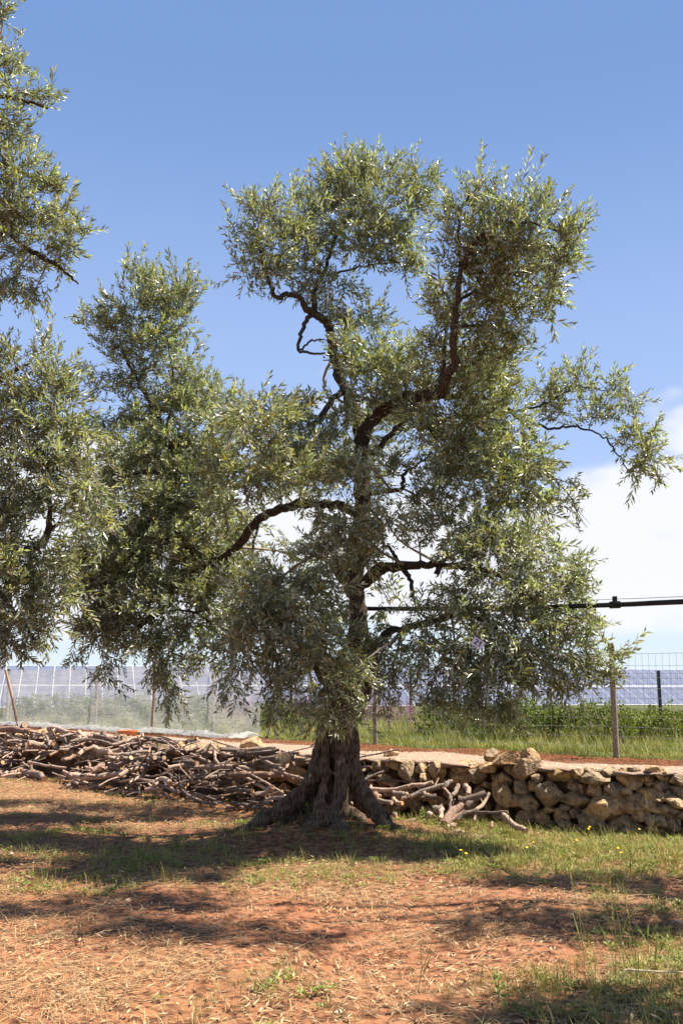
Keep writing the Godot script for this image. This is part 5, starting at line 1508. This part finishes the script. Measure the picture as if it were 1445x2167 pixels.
var LOGS := [
	[V(0.185, 0.380, -13.369), V(0.558, 0.544, -13.496), 0.025, "bare stick leaning up to the wall just right of the olive trunk"],
	[V(0.358, 0.349, -13.178), V(0.850, 0.407, -12.977), 0.031, "long pale branch lying level behind the cut ends right of the olive trunk"],
	[V(0.848, 0.396, -12.953), V(1.142, 0.462, -12.908), 0.032, "pinkish branch rising to the right behind the green needles of the right pile"],
	[V(0.856, 0.301, -12.727), V(1.300, 0.444, -12.758), 0.032, "reddish branch slanting up to the right in the middle of the right pile"],
	[V(0.640, 0.325, -12.930), V(0.821, 0.324, -12.805), 0.039, "short barked piece lying level above the end-on logs by the trunk"],
	[V(1.270, 0.417, -12.714), V(1.369, 0.480, -12.795), 0.035, "short thick stub pointing up at the back of the right pile"],
	[V(0.428, 0.300, -13.017), V(0.458, 0.273, -12.934), 0.038, "end-on log showing a round orange cut just right of the trunk, upper of two"],
	[V(0.368, 0.248, -12.936), V(0.385, 0.228, -12.879), 0.027, "small end-on log with an orange cut, lowest beside the olive trunk"],
	[V(0.641, 0.274, -12.810), V(0.745, 0.236, -12.650), 0.030, "stub with an orange cut end in the row right of the trunk"],
	[V(0.472, 0.254, -12.878), V(0.621, 0.235, -12.733), 0.029, "dark barked log lying level under the end-on cuts by the trunk"],
	[V(0.751, 0.274, -12.735), V(0.821, 0.322, -12.800), 0.025, "thin upright stub between the level branches of the right pile"],
	[V(1.101, 0.200, -12.325), V(1.219, 0.233, -12.322), 0.047, "chunky split piece with an orange face in the front of the right pile"],
	[V(1.015, 0.138, -12.239), V(1.090, 0.148, -12.212), 0.042, "short end-on log with a ringed cut at the front of the right pile"],
	[V(1.194, 0.220, -12.308), V(1.157, 0.121, -12.104), 0.031, "upright stub beside the chunky split piece in the right pile"],
	[V(1.196, 0.075, -11.970), V(1.435, 0.252, -12.220), 0.057, "thickest log of the right pile, leaning up to the right"],
	[V(1.398, 0.304, -12.366), V(1.723, 0.378, -12.315), 0.052, "thick sunlit log lying across the top of the right pile"],
	[V(1.349, 0.122, -11.976), V(1.576, 0.225, -12.061), 0.028, "forked pale branch slanting in front of the thickest log, lower length"],
	[V(1.560, 0.218, -12.056), V(1.771, 0.393, -12.318), 0.024, "pale bare branch rising to the wall at the right end of the pile"],
	[V(1.269, 0.413, -12.706), V(1.333, 0.335, -12.482), 0.015, "thin dark twig leaning over the middle of the right pile"],
	[V(1.326, 0.340, -12.497), V(1.283, 0.195, -12.191), 0.025, "upright grey stick in the middle of the right pile"],
	[V(1.437, 0.451, -12.680), V(1.342, 0.344, -12.497), 0.028, "short grey stick leaning right behind the upright one"],
	[V(1.569, 0.202, -12.011), V(1.907, 0.226, -11.837), 0.019, "antler-shaped pale branch lying on the right end of the pile"],
	[V(1.849, 0.196, -11.808), V(2.034, 0.077, -11.405), 0.033, "dark log sloping down to the grass at the right end of the pile"],
	[V(1.232, -0.008, -11.753), V(1.380, 0.007, -11.687), 0.048, "thick butt of the log lying out on the grass before the right pile"],
	[V(1.385, -0.000, -11.667), V(1.727, 0.003, -11.441), 0.028, "slender log lying out on the grass before the right pile"],
	[V(1.519, 0.449, -12.620), V(1.531, 0.361, -12.408), 0.040, "mossy upright stump behind the thick sunlit log"],
	[V(1.477, 0.249, -12.183), V(1.551, 0.283, -12.212), 0.045, "short log with a pale cut under the thick sunlit log"],
	[V(1.064, 0.027, -11.947), V(1.168, 0.107, -12.064), 0.017, "dark charred stick low at the front of the right pile"],
	[V(0.624, 0.131, -12.489), V(0.660, 0.115, -12.428), 0.028, "small pale offcut in the grass right of the trunk"],
	[V(0.779, 0.058, -12.215), V(0.871, 0.076, -12.194), 0.037, "weathered reddish offcut in the grass before the right pile"],
	[V(0.968, 0.123, -12.237), V(1.036, 0.168, -12.296), 0.021, "thin stub beside the ringed cut at the front of the pile"],
	[V(0.948, 0.342, -12.759), V(1.070, 0.336, -12.662), 0.034, "grey log half hidden by needles in the middle of the right pile"],
	[V(1.001, 0.294, -12.612), V(1.159, 0.328, -12.583), 0.037, "grey barked log under the reddish slanting branch"],
	[V(1.211, 0.048, -11.897), V(1.305, 0.088, -11.925), 0.039, "short log end low at the front right of the pile"],
	[V(1.524, 0.125, -11.862), V(1.553, 0.172, -11.953), 0.016, "thin dark twig under the antler-shaped branch"],
	[V(1.680, 0.080, -11.652), V(1.709, 0.126, -11.739), 0.023, "grey stub standing in the grass under the antler-shaped branch"],
	[V(0.322, 0.294, -13.075), V(0.378, 0.390, -13.260), 0.022, "thin stick standing against the wall close to the trunk"],
	[V(1.452, 0.212, -12.114), V(1.253, 0.107, -12.005), 0.024, "dark stick lying under the thickest log"],
	[V(0.207, 0.301, -13.169), V(0.355, 0.296, -13.057), 0.030, "dark log lying level right behind the trunk root"],
	[V(0.393, 0.165, -12.726), V(0.450, 0.175, -12.710), 0.042, "reddish cut end low beside the right root of the tree"]]

var LOOSE := [
	[V(2.09, 0.77, -12.78), V(0.37, 0.17, 0.30), "wide flat capstone lying on top of the wall between two smaller stones", "stone", 3, 2, 0.30, 0.05],
	[V(2.33, 0.80, -12.62), V(0.20, 0.19, 0.20), "blocky pale stone at the right end of the trio on the wall", "stone", 7, 2, 1.10, 0.10],
	[V(1.90, 0.80, -12.96), V(0.17, 0.16, 0.20), "hollowed brownish stone at the left end of the trio on the wall", "stone", 9, 1, 2.00, 0.20],
	[V(0.68, 0.72, -14.20), V(0.20, 0.14, 0.16), "lone angular stone standing on the path right of the trunk", "stone", 5, 0, 0.50, 0.45],
	[V(-1.46, 0.74, -16.65), V(0.42, 0.20, 0.30), "large rock weighing down the right end of the white netting", "stone", 2, 0, 0.20, 0.10],
	[V(-0.77, 0.71, -13.55), V(0.30, 0.12, 0.22), "flat stone on the path edge just left of the trunk", "stone", 6, 1, 0.90, 0.00]]

var WEEDS := [
	[V(-0.25, 0.00, -12.22), 0.32, "tall leafy green shoot before the middle roots of the olive"],
	[V(-0.35, 0.00, -11.45), 0.20, "short green shoot left of the tall one at the roots"],
	[V(-0.59, 0.00, -11.71), 0.16, "small green shoot farthest left below the roots"],
	[V(0.06, 0.00, -10.53), 0.14, "tiny shoot growing below the central root"],
	[V(1.44, 0.00, -13.80), 0.20, "leafy shoot in front of the wood pile right of the trunk"],
	[V(0.56, 0.00, -13.60), 0.26, "green shoot standing beside the right root"],
	[V(0.94, 0.00, -12.22), 0.15, "short green weed below the pile right of the trunk"],
	[V(2.71, 0.00, -12.52), 0.30, "tall pale weed at the foot of the stone wall"],
	[V(3.95, 0.00, -12.83), 0.28, "leafy weed at the wall foot near the right edge"],
	[V(-0.34, 0.00, -8.11), 0.18, "small green weed in the shade below the trunk"],
	[V(0.81, 0.00, -5.55), 0.14, "leafy weed in the shadowed grass of the foreground"]]

var FLOWERS := [
	[V(2.65, 0.00, -11.17), "yellow flower nearest the wall, left of its close twin"],
	[V(2.67, 0.00, -11.07), "yellow flower near the wall, right of its close twin"],
	[V(1.73, 0.00, -9.70), "yellow flower in the pair midway between trunk and right edge"],
	[V(1.79, 0.00, -9.80), "upper yellow flower in the pair midway to the right edge"],
	[V(1.08, 0.00, -9.60), "yellow flower nearest the right root of the olive"],
	[V(1.62, 0.00, -10.18), "single yellow flower above the middle pair"],
	[V(2.65, 0.00, -9.91), "yellow flower just above the shadow's edge at the right"],
	[V(2.58, 0.00, -9.60), "lower yellow flower at the shadow's edge at the right"],
	[V(1.09, 0.00, -9.17), "small yellow flower low in the grass below the right root"],
	[V(2.33, 0.00, -10.24), "yellow flower in the bright grass below the wall twins"],
	[V(3.15, 0.00, -10.84), "yellow flower farthest right below the wall"]]

var STALKS := [
	[V(1.47, 0.00, -6.39), 0.55, "tall bent grass stalk standing alone in the right foreground"],
	[V(1.68, 0.00, -6.28), 0.50, "tall stalk beside a leaning one in the right foreground"],
	[V(1.57, 0.00, -6.08), 0.42, "leaning grass stalk between taller ones at the right"],
	[V(1.64, 0.00, -5.89), 0.40, "grass stalk rising from the green clump at the right"],
	[V(1.79, 0.00, -6.08), 0.45, "grass stalk nearest the right edge of the foreground"],
	[V(2.01, 0.00, -8.20), 0.42, "upright grass stalk at the shadow's edge below the wall"],
	[V(2.48, 0.00, -8.99), 0.50, "dark grass stalk before the wall near the right edge"],
	[V(1.73, 0.00, -10.53), 0.60, "thin tall stalk in the grass before the log"],
	[V(3.16, 0.00, -10.53), 0.55, "thin stalk before the wall at the right"],
	[V(0.42, 0.00, -5.81), 0.25, "short grass stalk in the middle foreground"]]

var TAG_AT := V(1.37, 2.07, -10.05)
